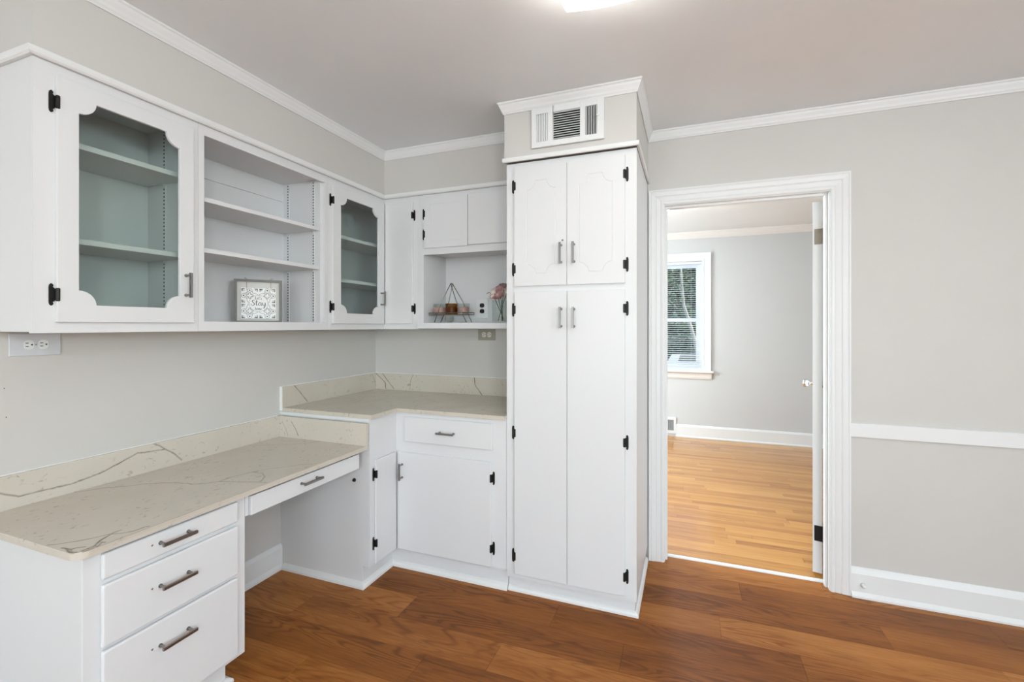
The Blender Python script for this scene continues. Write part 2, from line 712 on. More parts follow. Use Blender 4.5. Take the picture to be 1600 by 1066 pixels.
# the little ledge moulding on top of the cabinets
lp = [(0.0005, 2.2110), (0.011, 2.2110), (0.016, 2.2165), (0.018, 2.2235), (0.018, 2.2350), (0.0005, 2.2350)]
struct('trim_2', sweep([(0, -2.044), (SX, -2.044), (SX, -0.3005), (1.283, -0.3005)], lp), 'trim')
lp2 = [(0.0005, 2.2160), (0.010, 2.2160), (0.0125, 2.2220), (0.0125, 2.2365), (0.0005, 2.2365)]
struct('trim_3', sweep([(1.2915, -0.3205), (1.2915, -0.6345), (1.9475, -0.6345), (1.9475, -0.0005)], lp2), 'trim')
# chair rail and baseboard on the doorway wall
w = sweep([(2.9475, -0.0003), (XR, -0.0003)], [(0, 0.8125), (0.014, 0.8125), (0.016, 0.816), (0.016, 0.8815), (0.012, 0.8847), (0, 0.8847)])
struct('trim_4', w, 'trim')
bb = struct('baseboard_back', sweep([(2.9475, -0.0003), (XR, -0.0003)],
            [(0, 0.0005), (0.030, 0.0005), (0.030, 0.010), (0.022, 0.022), (0.018, 0.028), (0.017, 0.118), (0.009, 0.140), (0.004, 0.1485), (0, 0.1485)]), 'trim')
mb = MB()
mb.lathe([(0.0, -0.024), (0.006, -0.023), (0.009, -0.019), (0.011, -0.010), (0.012, 0.0)], (2.998, -0.018, 0.066), 14, 'y')
part('door_stop_bumper', mb, 'trim', bb, smooth=True)
# small nail holes left in the wall
for q, (yy, zz) in enumerate(((-1.991, 1.168), (-1.986, 1.069))):
    mb = MB()
    mb.lathe([(0.0, 0.0024), (0.0013, 0.0022), (0.0016, 0.0)], (0, yy, zz), 8, 'x')
    part('nail', mb, 'dark', wall_left)

# doorway: jamb, stop, casing, threshold
w = MB()
w.box(DX0 - 0.001, DX0 + 0.018, -0.0005, 0.1155, 0.0, DZ - 0.018)
w.box(DX1 - 0.018, DX1 + 0.001, -0.0005, 0.1155, 0.0, DZ - 0.018)
w.box(DX0 - 0.001, DX1 + 0.001, -0.0005, 0.1155, DZ - 0.018, DZ + 0.001)
w.box(DX0 + 0.018, DX0 + 0.030, 0.030, 0.068, 0.0, DZ - 0.030)
w.box(DX1 - 0.030, DX1 - 0.018, 0.030, 0.068, 0.0, DZ - 0.030)
w.box(DX0 + 0.018, DX1 - 0.018, 0.030, 0.068, DZ - 0.030, DZ - 0.018)
w.v = [(x if not (DX0 - 0.01 < x < DX0 + 0.031) else x - 0.018, y, z) for x, y, z in w.v]
w.v = [(x if not (DX1 - 0.031 < x < DX1 + 0.01) else x + 0.018, y, z) for x, y, z in w.v]
w.v = [(x, y, z if z < DZ - 0.04 else z + 0.018) for x, y, z in w.v]
DOORJ = w
# the jamb sits in the opening; the opening in the wall is that much larger
for o in (wall_back,):
    me = o.data
    for v in me.vertices:
        if abs(v.co.x - DX0) < 1e-4:
            v.co.x -= 0.0195
        elif abs(v.co.x - DX1) < 1e-4:
            v.co.x += 0.0195
        elif False:
            pass
    for v in me.vertices:
        if abs(v.co.z - DZ) < 1e-4:
            v.co.z += 0.0195
struct('trim_5', w, 'trim')
cas = [(0.004, 0.0), (0.004, 0.009), (0.010, 0.012), (0.020, 0.012), (0.024, 0.009), (0.030, 0.011), (0.046, 0.014), (0.050, 0.012),
       (0.056, 0.016), (0.074, 0.019), (0.079, 0.017), (0.084, 0.020), (0.090, 0.020), (0.090, 0.0)]
struct('trim_6', casing(DX0, DX1, DZ, 0.0005, FB(-0.0002), cas), 'trim')
struct('trim_7', casing(DX0, DX1, DZ, 0.0005, lambda a, z, o: (a, 0.1154 + o, z), cas), 'trim')
w = sweep([(DX0 - 0.017, 0.105), (DX1 + 0.017, 0.105)], [(0, 0.0005), (0.034, 0.0005), (0.030, 0.006), (0.004, 0.006)])
struct('trim_8', w, 'trim')

# baseboard in the knee space under the desk, and shoe along the pantry side
kb = [(0.0005, 0.0005), (0.024, 0.0005), (0.024, 0.012), (0.017, 0.030), (0.015, 0.032), (0.014, 0.120), (0.008, 0.134), (0.004, 0.142), (0.0005, 0.142)]
struct('baseboard_left', sweep([(0, -1.548), (0, -0.853)], kb), 'trim')


# ---------------- kitchen floor: base slab and plank pieces
def clip(poly, fn):
    out = []
    n = len(poly)
    for i in range(n):
        a, b = poly[i], poly[(i + 1) % n]
        da, db = fn(a), fn(b)
        if da >= 0:
            out.append(a)
        if da * db < 0:
            t = da / (da - db)
            out.append((a[0] + (b[0] - a[0]) * t, a[1] + (b[1] - a[1]) * t))
    return out


def clip_rect(poly, x0, x1, y0, y1):
    for fn in (lambda p: p[0] - x0, lambda p: x1 - p[0], lambda p: p[1] - y0, lambda p: y1 - p[1]):
        poly = clip(poly, fn)
        if len(poly) < 3:
            return []
    return poly


w = MB()
w.box(0, XR, YB, 0.0, -0.02, -0.003)
w.box(DX0 - 0.0195, DX1 + 0.0195, 0.0, 0.080, -0.02, -0.003)
floor = struct('floor', w, 'subfloor')
TILT = 0.020
PITCH = 0.1745
joints = {-4: 1.80, -3: 2.423, -2: 2.990, -1: 2.308, 0: 1.575, 1: 0.880, 2: 1.415, 3: 1.145, 4: 0.697}
PL = 1.032
GAP = 0.0005
for r_ in range(-4, 40):
    j0 = joints.get(r_, 0.3 + (r_ * 0.389) % 1.0)
    k0 = int(math.floor((0 - j0) / PL)) - 1
    for k in range(k0, k0 + 8):
        xa, xb = j0 + k * PL + GAP, j0 + (k + 1) * PL - GAP
        yt = -0.657 - PITCH * r_ - GAP
        yb_ = yt - PITCH + 2 * GAP
        quad = [(x - TILT * 0.5 * (y + 1.0) * 0, y + TILT * x) for x, y in ((xa, yb_), (xb, yb_), (xb, yt), (xa, yt))]
        pieces = [clip_rect(quad, 0.001, XR - 0.001, YB + 0.001, 0.0), clip_rect(quad, DX0 - 0.001, DX1 + 0.001, 0.0, 0.075)]
        pieces = [p for p in pieces if len(p) >= 3]
        if not pieces:
            continue
        mb = MB()
        for p in pieces:
            mb.prism(p, lambda a, b, d: (a, b, d), -0.0028, 0.0)
        org = (quad[3][0], quad[3][1], 0)
        link('plank', mb.mesh('plank', 'plank', org, merge=False), floor, org)

# ---------------- the room beyond the doorway
w = MB()
w.box(-0.5, 5.5, 0.1155, YF, -0.02, -0.003)
ffloor = struct('floor_far', w, 'subfloor')
SW = 0.0572
rr = random.Random(3)
rows = int((YF - 0.092) / SW)
for i in range(rows + 1):
    y0 = 0.110 + i * SW
    y1 = min(YF - 0.001, y0 + SW)
    if y1 - y0 < 0.01:
        continue
    x = 1.30 - rr.random() * 0.9
    near = i < 34
    while x < 4.5:
        ln = rr.uniform(0.55, 1.25) if near else rr.uniform(1.0, 1.9)
        xe = min(4.9, x + ln)
        a0, a1 = x, xe
        ys = y0
        mb = MB()
        mb.box(a0 + 0.0006, a1 - 0.0006, (ys if i else 0.1156) + 0.0004, y1 - 0.0004, -0.0028, 0.0)
        link('floorboard', mb.mesh('floorboard', 'strip', (a0, ys, 0)), ffloor, (a0, ys, 0))
        x = xe
# boards outside the view, joined
mb = MB()
mb.box(-0.498, 0.38, 0.1156, YF - 0.001, -0.0028, -0.0004)
mb.box(4.91, 5.498, 0.1156, YF - 0.001, -0.0028, -0.0004)
o = part('floorboards', mb, 'strip', ffloor)
o['kind'] = 'stuff'

WX0, WX1, WZ0, WZ1 = 1.255, 2.324, 0.862, 2.172
w = MB()
wall_with_holes(w, FB(YF), -0.62, 5.62, -0.02, FH, [(WX0, WX1, WZ0, WZ1)], 0, -0.14)
struct('wall_far', w, 'far_wall')
w = MB()
wall_with_holes(w, lambda a, z, o: (-0.5 - o, a, z), 0.1155, YF, -0.02, FH, [(0.9, 2.3, 0.85, 2.15)], 0, 0.12)
struct('wall_far_left', w, 'far_wall')
w = MB()
w.box(5.5, 5.62, 0.1155, YF, -0.02, FH)
struct('wall_far_right', w, 'far_wall')
w = MB()
w.box(-0.62, 5.62, 0.0605, YF + 0.14, FH, FH + 0.1)
struct('ceiling_far', w, 'far_ceiling')
w = sweep([(-0.5, YF - 0.0004), (5.5, YF - 0.0004)], [(0, 2.449), (0.008, 2.449), (0.014, 2.462), (0.030, 2.480), (0.044, 2.505), (0.052, 2.512), (0.052, 2.5295), (0, 2.5295)])
struct('trim_9', w, 'far_trim')
fb = [(0, 0.0005), (0.028, 0.0005), (0.026, 0.012), (0.018, 0.020), (0.016, 0.132), (0.008, 0.150), (0, 0.154)]
w = sweep([(2.024, YF - 0.0004), (5.5, YF - 0.0004)], fb)
struct('baseboard_far', w, 'trim')
struct('baseboard_far_left', sweep([(-0.5, YF - 0.0004), (1.78, YF - 0.0004)], fb), 'trim')

# return grille in the far wall
g = thing('wall_grille', 'white framed return air grille set in the baseboard of the next room', 'vent', (1.90, YF, 0.03))
mb = MB()
mb.box(1.785, 2.021, YF - 0.004, YF - 0.0005, 0.036, 0.236)
part('backing', mb, 'slot', g)
mb = MB()
for (x0, x1, z0, z1) in ((1.783, 2.022, 0.034, 0.070), (1.783, 2.022, 0.203, 0.238), (1.783, 1.808, 0.070, 0.203), (1.997, 2.022, 0.070, 0.203)):
    mb.box(x0, x1, YF - 0.014, YF - 0.004, z0, z1)
part('frame', mb, 'trim', g)
fin = MB().box(-0.0022, 0.0022, -0.006, 0.0, 0.0, 0.133).mesh('slat', 'plate_grey')
for k in range(17):
    link('slat', fin, g, (1.8165 + k * 0.0110, YF - 0.0045, 0.070))

# ceiling light of the next room
fl = thing('ceiling_light', 'round white lit ceiling light in the room beyond the doorway', 'lamp', (1.93, 1.63, FH))
mb = MB()
mb.lathe([(0.15, -0.001), (0.155, -0.012), (0.15, -0.024), (0.0, -0.024)], (1.93, 1.63, FH), 28)
part('base', mb, 'plate_white', fl, smooth=False)
mb = MB()
mb.lathe([(0.14, -0.0245), (0.138, -0.045), (0.118, -0.068), (0.08, -0.084), (0.03, -0.091), (0.0, -0.092)], (1.93, 1.63, FH), 28)
part('shade', mb, 'far_shade', fl, smooth=True)

# window of the next room
win = bpy.data.objects.new('window_1', None)
win.location = (1.79, YF, WZ0)
col.objects.link(win)
win['kind'] = 'structure'
wc = [(0.0, 0.0), (0.0, 0.012), (0.012, 0.018), (0.030, 0.014), (0.066, 0.018), (0.078, 0.024), (0.098, 0.024), (0.098, 0.0)]
part('casing', casing(WX0 - 0.001, WX1 + 0.001, WZ1, 0.805, FB(YF - 0.0003), [(a, d) for a, d in wc]), 'vinyl', win)
mb = sweep([(WX0 - 0.125, YF - 0.0003), (WX1 + 0.125, YF - 0.0003)], [(0, 0.803), (0.060, 0.803), (0.068, 0.811), (0.066, 0.824), (0.058, 0.828), (0, 0.828)])
part('sill', mb, 'far_trim', win)
mb = sweep([(WX0 - 0.105, YF - 0.0003), (WX1 + 0.105, YF - 0.0003)], [(0, 0.722), (0.012, 0.722), (0.022, 0.742), (0.026, 0.785), (0.030, 0.8025), (0, 0.8025)])
part('apron', mb, 'far_trim', win)
mb = MB()
for a in ((WX0 + 0.0005, WX0 + 0.028, WZ0 + 0.0005, WZ1 - 0.0005), (WX1 - 0.028, WX1 - 0.0005, WZ0 + 0.0005, WZ1 - 0.0005),
          (WX0 + 0.028, WX1 - 0.028, WZ1 - 0.028, WZ1 - 0.0005), (WX0 + 0.028, WX1 - 0.028, WZ0 + 0.0005, WZ0 + 0.022)):
    mb.box(a[0], a[1], YF + 0.035, YF + 0.13, a[2], a[3])
part('frame', mb, 'vinyl', win)


def sash(z0, z1, y, th):
    m = MB()
    x0, x1 = WX0 + 0.0285, WX1 - 0.0285
    m.box(x0, x0 + 0.04, y, y + th, z0, z1)
    m.box(x1 - 0.04, x1, y, y + th, z0, z1)
    m.box(x0 + 0.04, x1 - 0.04, y, y + th, z0, z0 + 0.045)
    m.box(x0 + 0.04, x1 - 0.04, y, y + th, z1 - 0.045, z1)
    s = part('sash', m, 'vinyl', win)
    m = MB()
    m.box(x0 + 0.039, x1 - 0.039, y + th * 0.45, y + th * 0.55, z0 + 0.044, z1 - 0.044)
    part('pane', m, 'pane', s)


sash(WZ0 + 0.0225, 1.472, YF + 0.050, 0.030)
sash(1.430, WZ1 - 0.0285, YF + 0.084, 0.030)
# the mini blind in front of the panes
bl = thing('window_blind', 'white horizontal slat blind hanging inside the window frame', 'blind', (1.79, YF + 0.02, 2.14))
mb = MB()
mb.box(WX0 + 0.004, WX1 - 0.004, YF + 0.005, YF + 0.033, 2.140, 2.168)
part('head_rail', mb, 'blind', bl)
sm = MB()
sm.add([(-0.5205, -0.0125, -0.0020), (0.5205, -0.0125, -0.0020), (0.5205, 0.0, 0.0022), (-0.5205, 0.0, 0.0022), (0.5205, 0.0125, 0.0024), (-0.5205, 0.0125, 0.0024),
        (-0.5205, -0.0125, -0.0028), (0.5205, -0.0125, -0.0028), (0.5205, 0.0, 0.0014), (-0.5205, 0.0, 0.0014), (0.5205, 0.0125, 0.0016), (-0.5205, 0.0125, 0.0016)],
       [(0, 1, 2, 3), (3, 2, 4, 5), (9, 8, 7, 6), (11, 10, 8, 9), (0, 6, 7, 1), (5, 4, 10, 11)])
slat = sm.mesh('slat', 'blind')
zz = 2.126
while zz > 0.905:
    link('slat', slat, bl, ((WX0 + WX1) / 2, YF + 0.019, zz))
    zz -= 0.0265
mb = MB()
mb.box(WX0 + 0.012, WX1 - 0.012, YF + 0.010, YF + 0.028, 0.8842, 0.894)
part('bottom_rail', mb, 'blind', bl)
for xx in (1.42, 2.20):
    mb = MB()
    mb.tube([(xx, YF + 0.019, 2.14), (xx, YF + 0.019, 0.893)], 0.0009, 5)
    part('ladder_cord', mb, 'blind', bl)


# unseen windows added for fill light, behind the camera and beside the next room
def added_window(name, F, a0, a1, z0, z1, d0, d1):
    e = bpy.data.objects.new(name, None)
    e.location = F((a0 + a1) / 2, z0, 0)
    col.objects.link(e)
    e['kind'] = 'structure'
    m = MB()
    t = 0.05
    mid = (a0 + a1) / 2
    e0 = 0.0006
    fbox(m, F, a0 + e0, a0 + t, z0 + e0, z1 - e0, d0, d1)
    fbox(m, F, a1 - t, a1 - e0, z0 + e0, z1 - e0, d0, d1)
    fbox(m, F, a0 + t, a1 - t, z0 + e0, z0 + t, d0, d1)
    fbox(m, F, a0 + t, a1 - t, z1 - t, z1 - e0, d0, d1)
    fbox(m, F, mid - 0.025, mid + 0.025, z0 + t, z1 - t, d0, d1)
    part('frame', m, 'vinyl', e)
    for (b0, b1) in ((a0 + t, mid - 0.025), (mid + 0.025, a1 - t)):
        m = MB()
        fbox(m, F, b0 - 0.002, b1 + 0.002, z0 + t - 0.002, z1 - t + 0.002, (d0 + d1) / 2 - 0.003, (d0 + d1) / 2 + 0.003)
        part('pane', m, 'pane', e)


added_window('added_window_2', FB(YB), 0.175, 1.325, 0.60, 2.20, 0.04, 0.09)
added_window('added_window_3', FB(YB), 2.75, 4.85, 0.60, 2.20, 0.04, 0.09)
added_window('added_window_4', FL(XR), -4.2, -2.4, 1.30, 2.20, 0.04, 0.09)
added_window('added_window_5', lambda a, z, o: (-0.5 - o, a, z), 0.9, 2.3, 0.85, 2.15, 0.04, 0.09)

# the open door of the doorway
HX, HY = 2.8555, 0.122
dd = bpy.data.objects.new('door_1', None)
dd.location = (HX, HY, 0.0)
dd.rotation_euler = (0, 0, -R(12.8))
col.objects.link(dd)
dd['kind'] = 'structure'
DW, DT = 0.79, 0.044
mb = MB()
mb.box(-DT - 0.002, -0.002, 0.004, DW, 0.022, 2.062)
link('door_leaf', mb.mesh('door_leaf', 'trim'), dd, bevel=0.002)


def knob(sx):
    m = MB()
    prof = [(0.028, 0.0), (0.028, 0.004), (0.020, 0.008), (0.011, 0.011), (0.010, 0.026), (0.016, 0.032), (0.024, 0.037), (0.026, 0.050), (0.025, 0.062), (0.021, 0.066), (0.0, 0.067)]
    x0 = -0.002 if sx > 0 else -DT - 0.002
    m.lathe([(r, sx * h) for r, h in prof], (x0, DW - 0.065, 0.985), 24, 'x')
    link('door_knob', m.mesh('door_knob', 'chrome', smooth=True), dd)


knob(1)
knob(-1)
for zz, mt in ((1.87, 'bronze'), (0.24, 'black')):
    m = MB()
    m.box(-DT + 0.006, -0.0015, 0.0012, 0.0045, zz - 0.042, zz + 0.042)
    m.tube([(0.004, 0.000, zz - 0.044), (0.004, 0.000, zz + 0.044)], 0.006, 10)
    for q in (-0.024, 0.006, 0.028):
        m.lathe([(0.0035, 0.0006), (0.0035, 0.0013), (0.0, 0.0015)], (-0.024 + q * 0.3, 0.0005, zz + q), 8, 'y')
    hg = link('hinge', m.mesh('hinge', mt), dd)

# ------------------------------------------------------------------ hardware
def hinge_mesh(mirror):
    """leaf on the frame with pointed ends, barrel toward the door; local a to the right, -y out"""
    s = -1 if mirror else 1
    m = MB()
    hw, hh = 0.0085, 0.0355
    pts = [(0, -hh), (0.004, -hh + 0.003), (0.0055, -hh + 0.0075), (0.0035, -hh + 0.011), (hw, -hh + 0.016), (hw, hh - 0.016), (0.0035, hh - 0.011), (0.0055, hh - 0.0075), (0.004, hh - 0.003), (0, hh),
           (-0.0045, hh - 0.004), (-0.006, hh - 0.012), (-0.006, -hh + 0.012), (-0.0045, -hh + 0.004)]
    m.prism([(a * s, z) for a, z in pts], lambda a, b, d: (a, -d, b), 0.0, 0.003)
    m.tube([(0.0118 * s, -0.0125, -0.021), (0.0118 * s, -0.0125, -0.019), (0.0118 * s, -0.0125, 0.019), (0.0118 * s, -0.0125, 0.021)], [0.0035, 0.0058, 0.0058, 0.0035], 10)
    m.prism([(0.006 * s, -0.018), (0.013 * s, -0.018), (0.013 * s, 0.018), (0.006 * s, 0.018)], lambda a, b, d: (a, -d, b), 0.001, 0.0125)
    for z in (-0.026, 0.026):
        m.lathe([(0.0028, -0.003), (0.0024, -0.0042), (0.0, -0.0046)], (0, 0, z), 8, 'y')
    return m.mesh('hinge', 'black')


HM = {0: hinge_mesh(False), 1: hinge_mesh(True)}


def hinge(parent, kind, a, z, plane, door_right):
    o = link('hinge', HM[0 if door_right else 1], parent)
    if kind == 'B':
        wp = (a, plane, z)
    else:
        wp = (plane, a, z)
        o.rotation_euler = (0, 0, R(90))
    o.location = Vector(wp) - wloc(parent)
    return o


def pull_mesh(length, mat='nickel'):
    """bar pull along local x, standing out along -y"""
    m = MB()
    L2 = length / 2
    m.prism([(-0.0045, -0.026), (0.0045, -0.026), (0.0055, -0.030), (0.0045, -0.035), (-0.0045, -0.035), (-0.0055, -0.030)], lambda a, b, d: (d, b, a), -L2, L2)
    for s in (-1, 1):
        m.tube([(s * (L2 - 0.010), 0, 0), (s * (L2 - 0.010), -0.003, 0), (s * (L2 - 0.010), -0.0031, 0), (s * (L2 - 0.010), -0.027, 0)], [0.0062, 0.0062, 0.0042, 0.0042], 10)
    return m.mesh('handle', mat)


PM = {k: pull_mesh(k) for k in (0.098, 0.108, 0.104)}
BR = pull_mesh(0.093)


def pull(parent, kind, a, z, plane, vertical, length=0.108, me=None):
    o = link('handle', me or PM[length], parent)
    rz = 0 if kind == 'B' else R(90)
    o.rotation_mode = 'XYZ'
    if vertical:
        mtx = Matrix.Rotation(rz, 4, 'Z') @ Matrix.Rotation(R(90), 4, 'Y')
    else:
        mtx = Matrix.Rotation(rz, 4, 'Z')
    o.rotation_euler = mtx.to_euler()
    wp = (a, plane, z) if kind == 'B' else (plane, a, z)
    o.location = Vector(wp) - wloc(parent)
    return o


def slab_door(F, a0, a1, z0, z1, th, parent, name='door', bevel=0.003):
    m = MB()
    fbox(m, F, a0, a1, z0, z1, 0.0006, th)
    return part(name, m, 'cab', parent, bevel=bevel)


def standard(parent, x, y, z0, z1, face):
    """perforated shelf standard; face '+x' on the back wall or '-y' on a side"""
    m = MB()
    if face == '+x':
        m.box(x, x + 0.004, y - 0.008, y + 0.008, z0, z1)
    else:
        m.box(x - 0.008, x + 0.008, y - 0.004, y, z0, z1)
    s = part('shelf_standard', m, 'standard', parent)
    m = MB()
    z = z0 + 0.01
    while z < z1 - 0.008:
        if face == '+x':
            m.box(x + 0.0038, x + 0.0046, y - 0.0034, y + 0.0034, z, z + 0.0062)
        else:
            m.box(x - 0.0034, x + 0.0034, y - 0.0046, y - 0.0038, z, z + 0.0062)
        z += 0.0155
    k = part('slots', m, 'slot', s)
    k['kind'] = 'stuff'


def clip_on(parent, x, y, z):
    m = MB()
    m.box(x - 0.009, x + 0.009, y - 0.012, y - 0.001, z - 0.004, z - 0.0008)
    m.box(x - 0.004, x + 0.004, y - 0.006, y - 0.001, z - 0.013, z - 0.004)
    part('shelf_clip', m, 'standard', parent)


# ------------------------------------------------------------------ wall cabinets, left run
XF = 0.2955            # face frame front
ZB, ZT = 1.3581, 2.2205
PT = 0.016


def face_frame(m, F, a0, a1, z0, z1, openings, th=0.019):
    wall_with_holes(m, F, a0, a1, z0, z1, openings, -th, 0)


def cab_box(a0, a1, zt=ZT):
    """carcass of a left-run unit: sides, back, top, bottom"""
    m = MB()
    d = XF - 0.0195
    m.box(0.001, d, a0, a0 + PT, ZB + 0.004, zt)
    m.box(0.001, d, a1 - PT, a1, ZB + 0.004, zt)
    m.box(0.001, 0.007, a0 + PT, a1 - PT, ZB + 0.004, zt)
    m.box(0.007, d, a0 + PT, a1 - PT, zt - PT, zt)
    m.box(0.007, d, a0 + PT, a1 - PT, ZB + 0.016, ZB + 0.034)
    return m


def shelf_part(parent, x0, x1, y0, y1, z, th=0.019):
    m = MB()
    m.box(x0, x1, y0, y1, z - th, z)
    part('shelf', m, 'cab', parent, bevel=0.0015)


FLx = FL(XF)
# unit A
A0, A1 = -2.0435, -1.5325
ua = thing('wall_cabinet', 'white wall cabinet with scalloped glass door at the end of the run', 'cabinet', (0.15, (A0 + A1) / 2, ZB))
part('carcass', cab_box(A0, A1), 'cab', ua)
m = MB()
face_frame(m, FLx, A0, A1 - 0.0004, ZB, ZT, [(-1.962, -1.580, 1.400, 2.165)])
part('face_frame', m, 'cab', ua)
door = MB()
framed_door(door, FLx, -1.9905, -1.5580, 1.3925, 2.1775, 0.013, scallop(-1.934, -1.613, 1.4495, 2.1245, 0.048))
door.v = [(x + 0.0006, y, z) for x, y, z in door.v]
dA = part('door', door, 'cab', ua, bevel=0.002)
m = MB()
m.box(XF - 0.004, XF - 0.0005, -1.955, -1.586, 1.410, 2.155)
part('pane', m, 'glass', dA)
hinge(dA, 'L', -2.000, 2.090, XF, True)
hinge(dA, 'L', -2.000, 1.480, XF, True)
pull(dA, 'L', -1.591, 1.541, XF + 0.0136, True, 0.098)
for z in (1.993, 1.673):
    shelf_part(ua, 0.008, 0.268, A0 + PT + 0.001, A1 - PT - 0.001, z)
for xx in (0.118,):
    standard(ua, xx, A1 - PT - 0.0003, ZB + 0.036, 1.652, '-y')
    standard(ua, xx, A1 - PT - 0.0003, 1.676, 1.972, '-y')
    standard(ua, xx, A1 - PT - 0.0003, 1.996, 2.200, '-y')
    clip_on(ua, xx, A1 - PT - 0.004, 1.654)
    clip_on(ua, xx, A1 - PT - 0.004, 1.974)

# unit B, open shelves
B0, B1 = -1.532, -0.8100
ub = thing('open_shelf_cabinet', 'white open wall cabinet with two shelves between the glass doors', 'cabinet', (0.15, (B0 + B1) / 2, ZB))
m = MB()
d = XF - 0.0195
m.box(0.001, d, B0, B0 + 0.0245, ZB + 0.004, ZT)
m.box(0.001, d, -0.8425, B1, ZB + 0.004, ZT)
m.box(0.001, 0.007, B0 + 0.0245, -0.8425, ZB + 0.004, ZT)
m.box(0.007, d, B0 + 0.0245, -0.8425, 2.185, ZT)
m.box(0.007, d, B0 + 0.0245, -0.8425, ZB + 0.016, 1.3960)
part('carcass', m, 'cab', ub)
m = MB()
face_frame(m, FLx, B0, B1 - 0.0004, ZB, ZT, [(-1.507, -0.8265, 1.3985, 2.1715)])
part('face_frame', m, 'cab', ub)
m = MB()
m.box(0.0072, 0.016, -1.505, -0.846, 2.085, 2.125)
part('hanging_rail', m, 'cab', ub)
for z in (1.9225, 1.7085):
    shelf_part(ub, 0.008, 0.272, -1.506, -0.8435, z)
for xx in (0.048, 0.232):
    for (z0, z1) in ((1.398, 1.688), (1.711, 1.902), (1.925, 2.183)):
        standard(ub, xx, -0.8428, z0, z1, '-y')
    for z in (1.689, 1.903):
        clip_on(ub, xx, -0.8468, z)

# corner unit: glass door on the left run, narrow door on the back run
YFc = -0.2965
uc = thing('corner_wall_cabinet', 'white corner wall cabinet with scalloped glass door and narrow plain door', 'cabinet', (0.2, -0.25, ZB))
C0 = -0.8095
m = MB()
d = XF - 0.0195
m.box(0.001, d, C0, C0 + PT, ZB + 0.004, ZT)
m.box(0.001, 0.007, C0 + PT, -0.001, ZB + 0.004, ZT)
m.box(0.007, 0.5595, -0.007, -0.001, ZB + 0.004, ZT)
m.box(0.5435, 0.5595, YFc + 0.0195, -0.007, ZB + 0.004, ZT)
for (z0, z1) in ((ZB + 0.016, ZB + 0.034), (ZT - PT, ZT)):
    m.box(0.007, d, C0 + PT, -0.007, z0, z1)
    m.box(d, 0.5435, YFc + 0.0195, -0.007, z0, z1)
part('carcass', m, 'cab', uc)
m = MB()
wall_with_holes(m, FLx, C0, -0.2965, ZB, ZT, [(-0.752, -0.330, 1.400, 2.165)], -0.019, 0)
wall_with_holes(m, FB(YFc), XF, 0.5595, ZB, ZT, [(0.330, 0.500, 1.400, 2.165)], -0.019, 0)
part('face_frame', m, 'cab', uc)
door = MB()
framed_door(door, FLx, -0.7775, -0.3115, 1.3925, 2.1775, 0.013, scallop(-0.715, -0.371, 1.4525, 2.1235, 0.050))
door.v = [(x + 0.0006, y, z) for x, y, z in door.v]
dC = part('door', door, 'cab', uc, bevel=0.002)
m = MB()
m.box(XF - 0.004, XF - 0.0005, -0.744, -0.338, 1.410, 2.155)
part('pane', m, 'glass', dC)
hinge(dC, 'L', -0.7875, 2.088, XF, True)
hinge(dC, 'L', -0.7870, 1.487, XF, True)
pull(dC, 'L', -0.347, 1.554, XF + 0.0136, True, me=BR)
dN = slab_door(FB(YFc), 0.3115, 0.5215, 1.3930, 2.1775, 0.013, uc, 'narrow_door', 0.003)
hinge(dN, 'B', 0.5300, 2.088, YFc, False)
hinge(dN, 'B', 0.5320, 1.489, YFc, False)
for z in (1.9120, 1.6560):
    m = MB()
    m.prism([(0.008, C0 + PT + 0.001), (0.268, C0 + PT + 0.001), (0.268, -0.270), (0.542, -0.270), (0.542, -0.008), (0.008, -0.008)], lambda a, b, dd_: (a, b, dd_), z - 0.019, z)
    part('shelf', m, 'cab', uc)

# alcove unit on the back run
ud = thing('alcove_cabinet', 'white wall cabinet with two small doors above an open niche', 'cabinet', (0.92, -0.15, ZB))
X0, X1 = 0.5600, 1.2825
m = MB()
m.box(X0, X0 + 0.0375, YFc + 0.0195, -0.001, 1.3985, ZT)
m.box(X1 - PT, X1, YFc + 0.0195, -0.001, 1.3985, ZT)
m.box(X0 + 0.0375, X1 - PT, -0.009, -0.001, 1.3985, ZT)
m.box(X0 + 0.0375, X1 - PT, YFc + 0.0195, -0.009, 1.8480, 1.8640)
m.box(X0 + 0.0375, X1 - PT, YFc + 0.0195, -0.009, ZT - PT, ZT)
part('carcass', m, 'cab', ud)
m = MB()
wall_with_holes(m, FB(YFc), X0, X1, 1.3985, ZT, [(0.5975, X1 - 0.030, 1.3985, 1.8300)], -0.019, 0)
part('face_frame', m, 'cab', ud)
m = MB()
m.box(0.5655, X1, -0.3225, -0.001, 1.3625, 1.3980)
part('niche_shelf', m, 'cab', ud, bevel=0.002)
dm = MB()
grooved_door(dm, FB(YFc), 0.6070, 0.9135, 1.8705, 2.1805, 0.013, [(0.648, 1.906), (0.872, 1.906), (0.872, 2.145), (0.648, 2.145)], 0.004, 0.0012)
dm.v = [(x, y - 0.0006, z) for x, y, z in dm.v]
dD = part('door', dm, 'cab', ud)
hinge(dD, 'B', 0.5975, 2.0885, YFc, True)
hinge(dD, 'B', 0.5975, 1.9585, YFc, True)
dE = slab_door(FB(YFc), 0.9165, 1.2580, 1.8745, 2.1865, 0.015, ud)

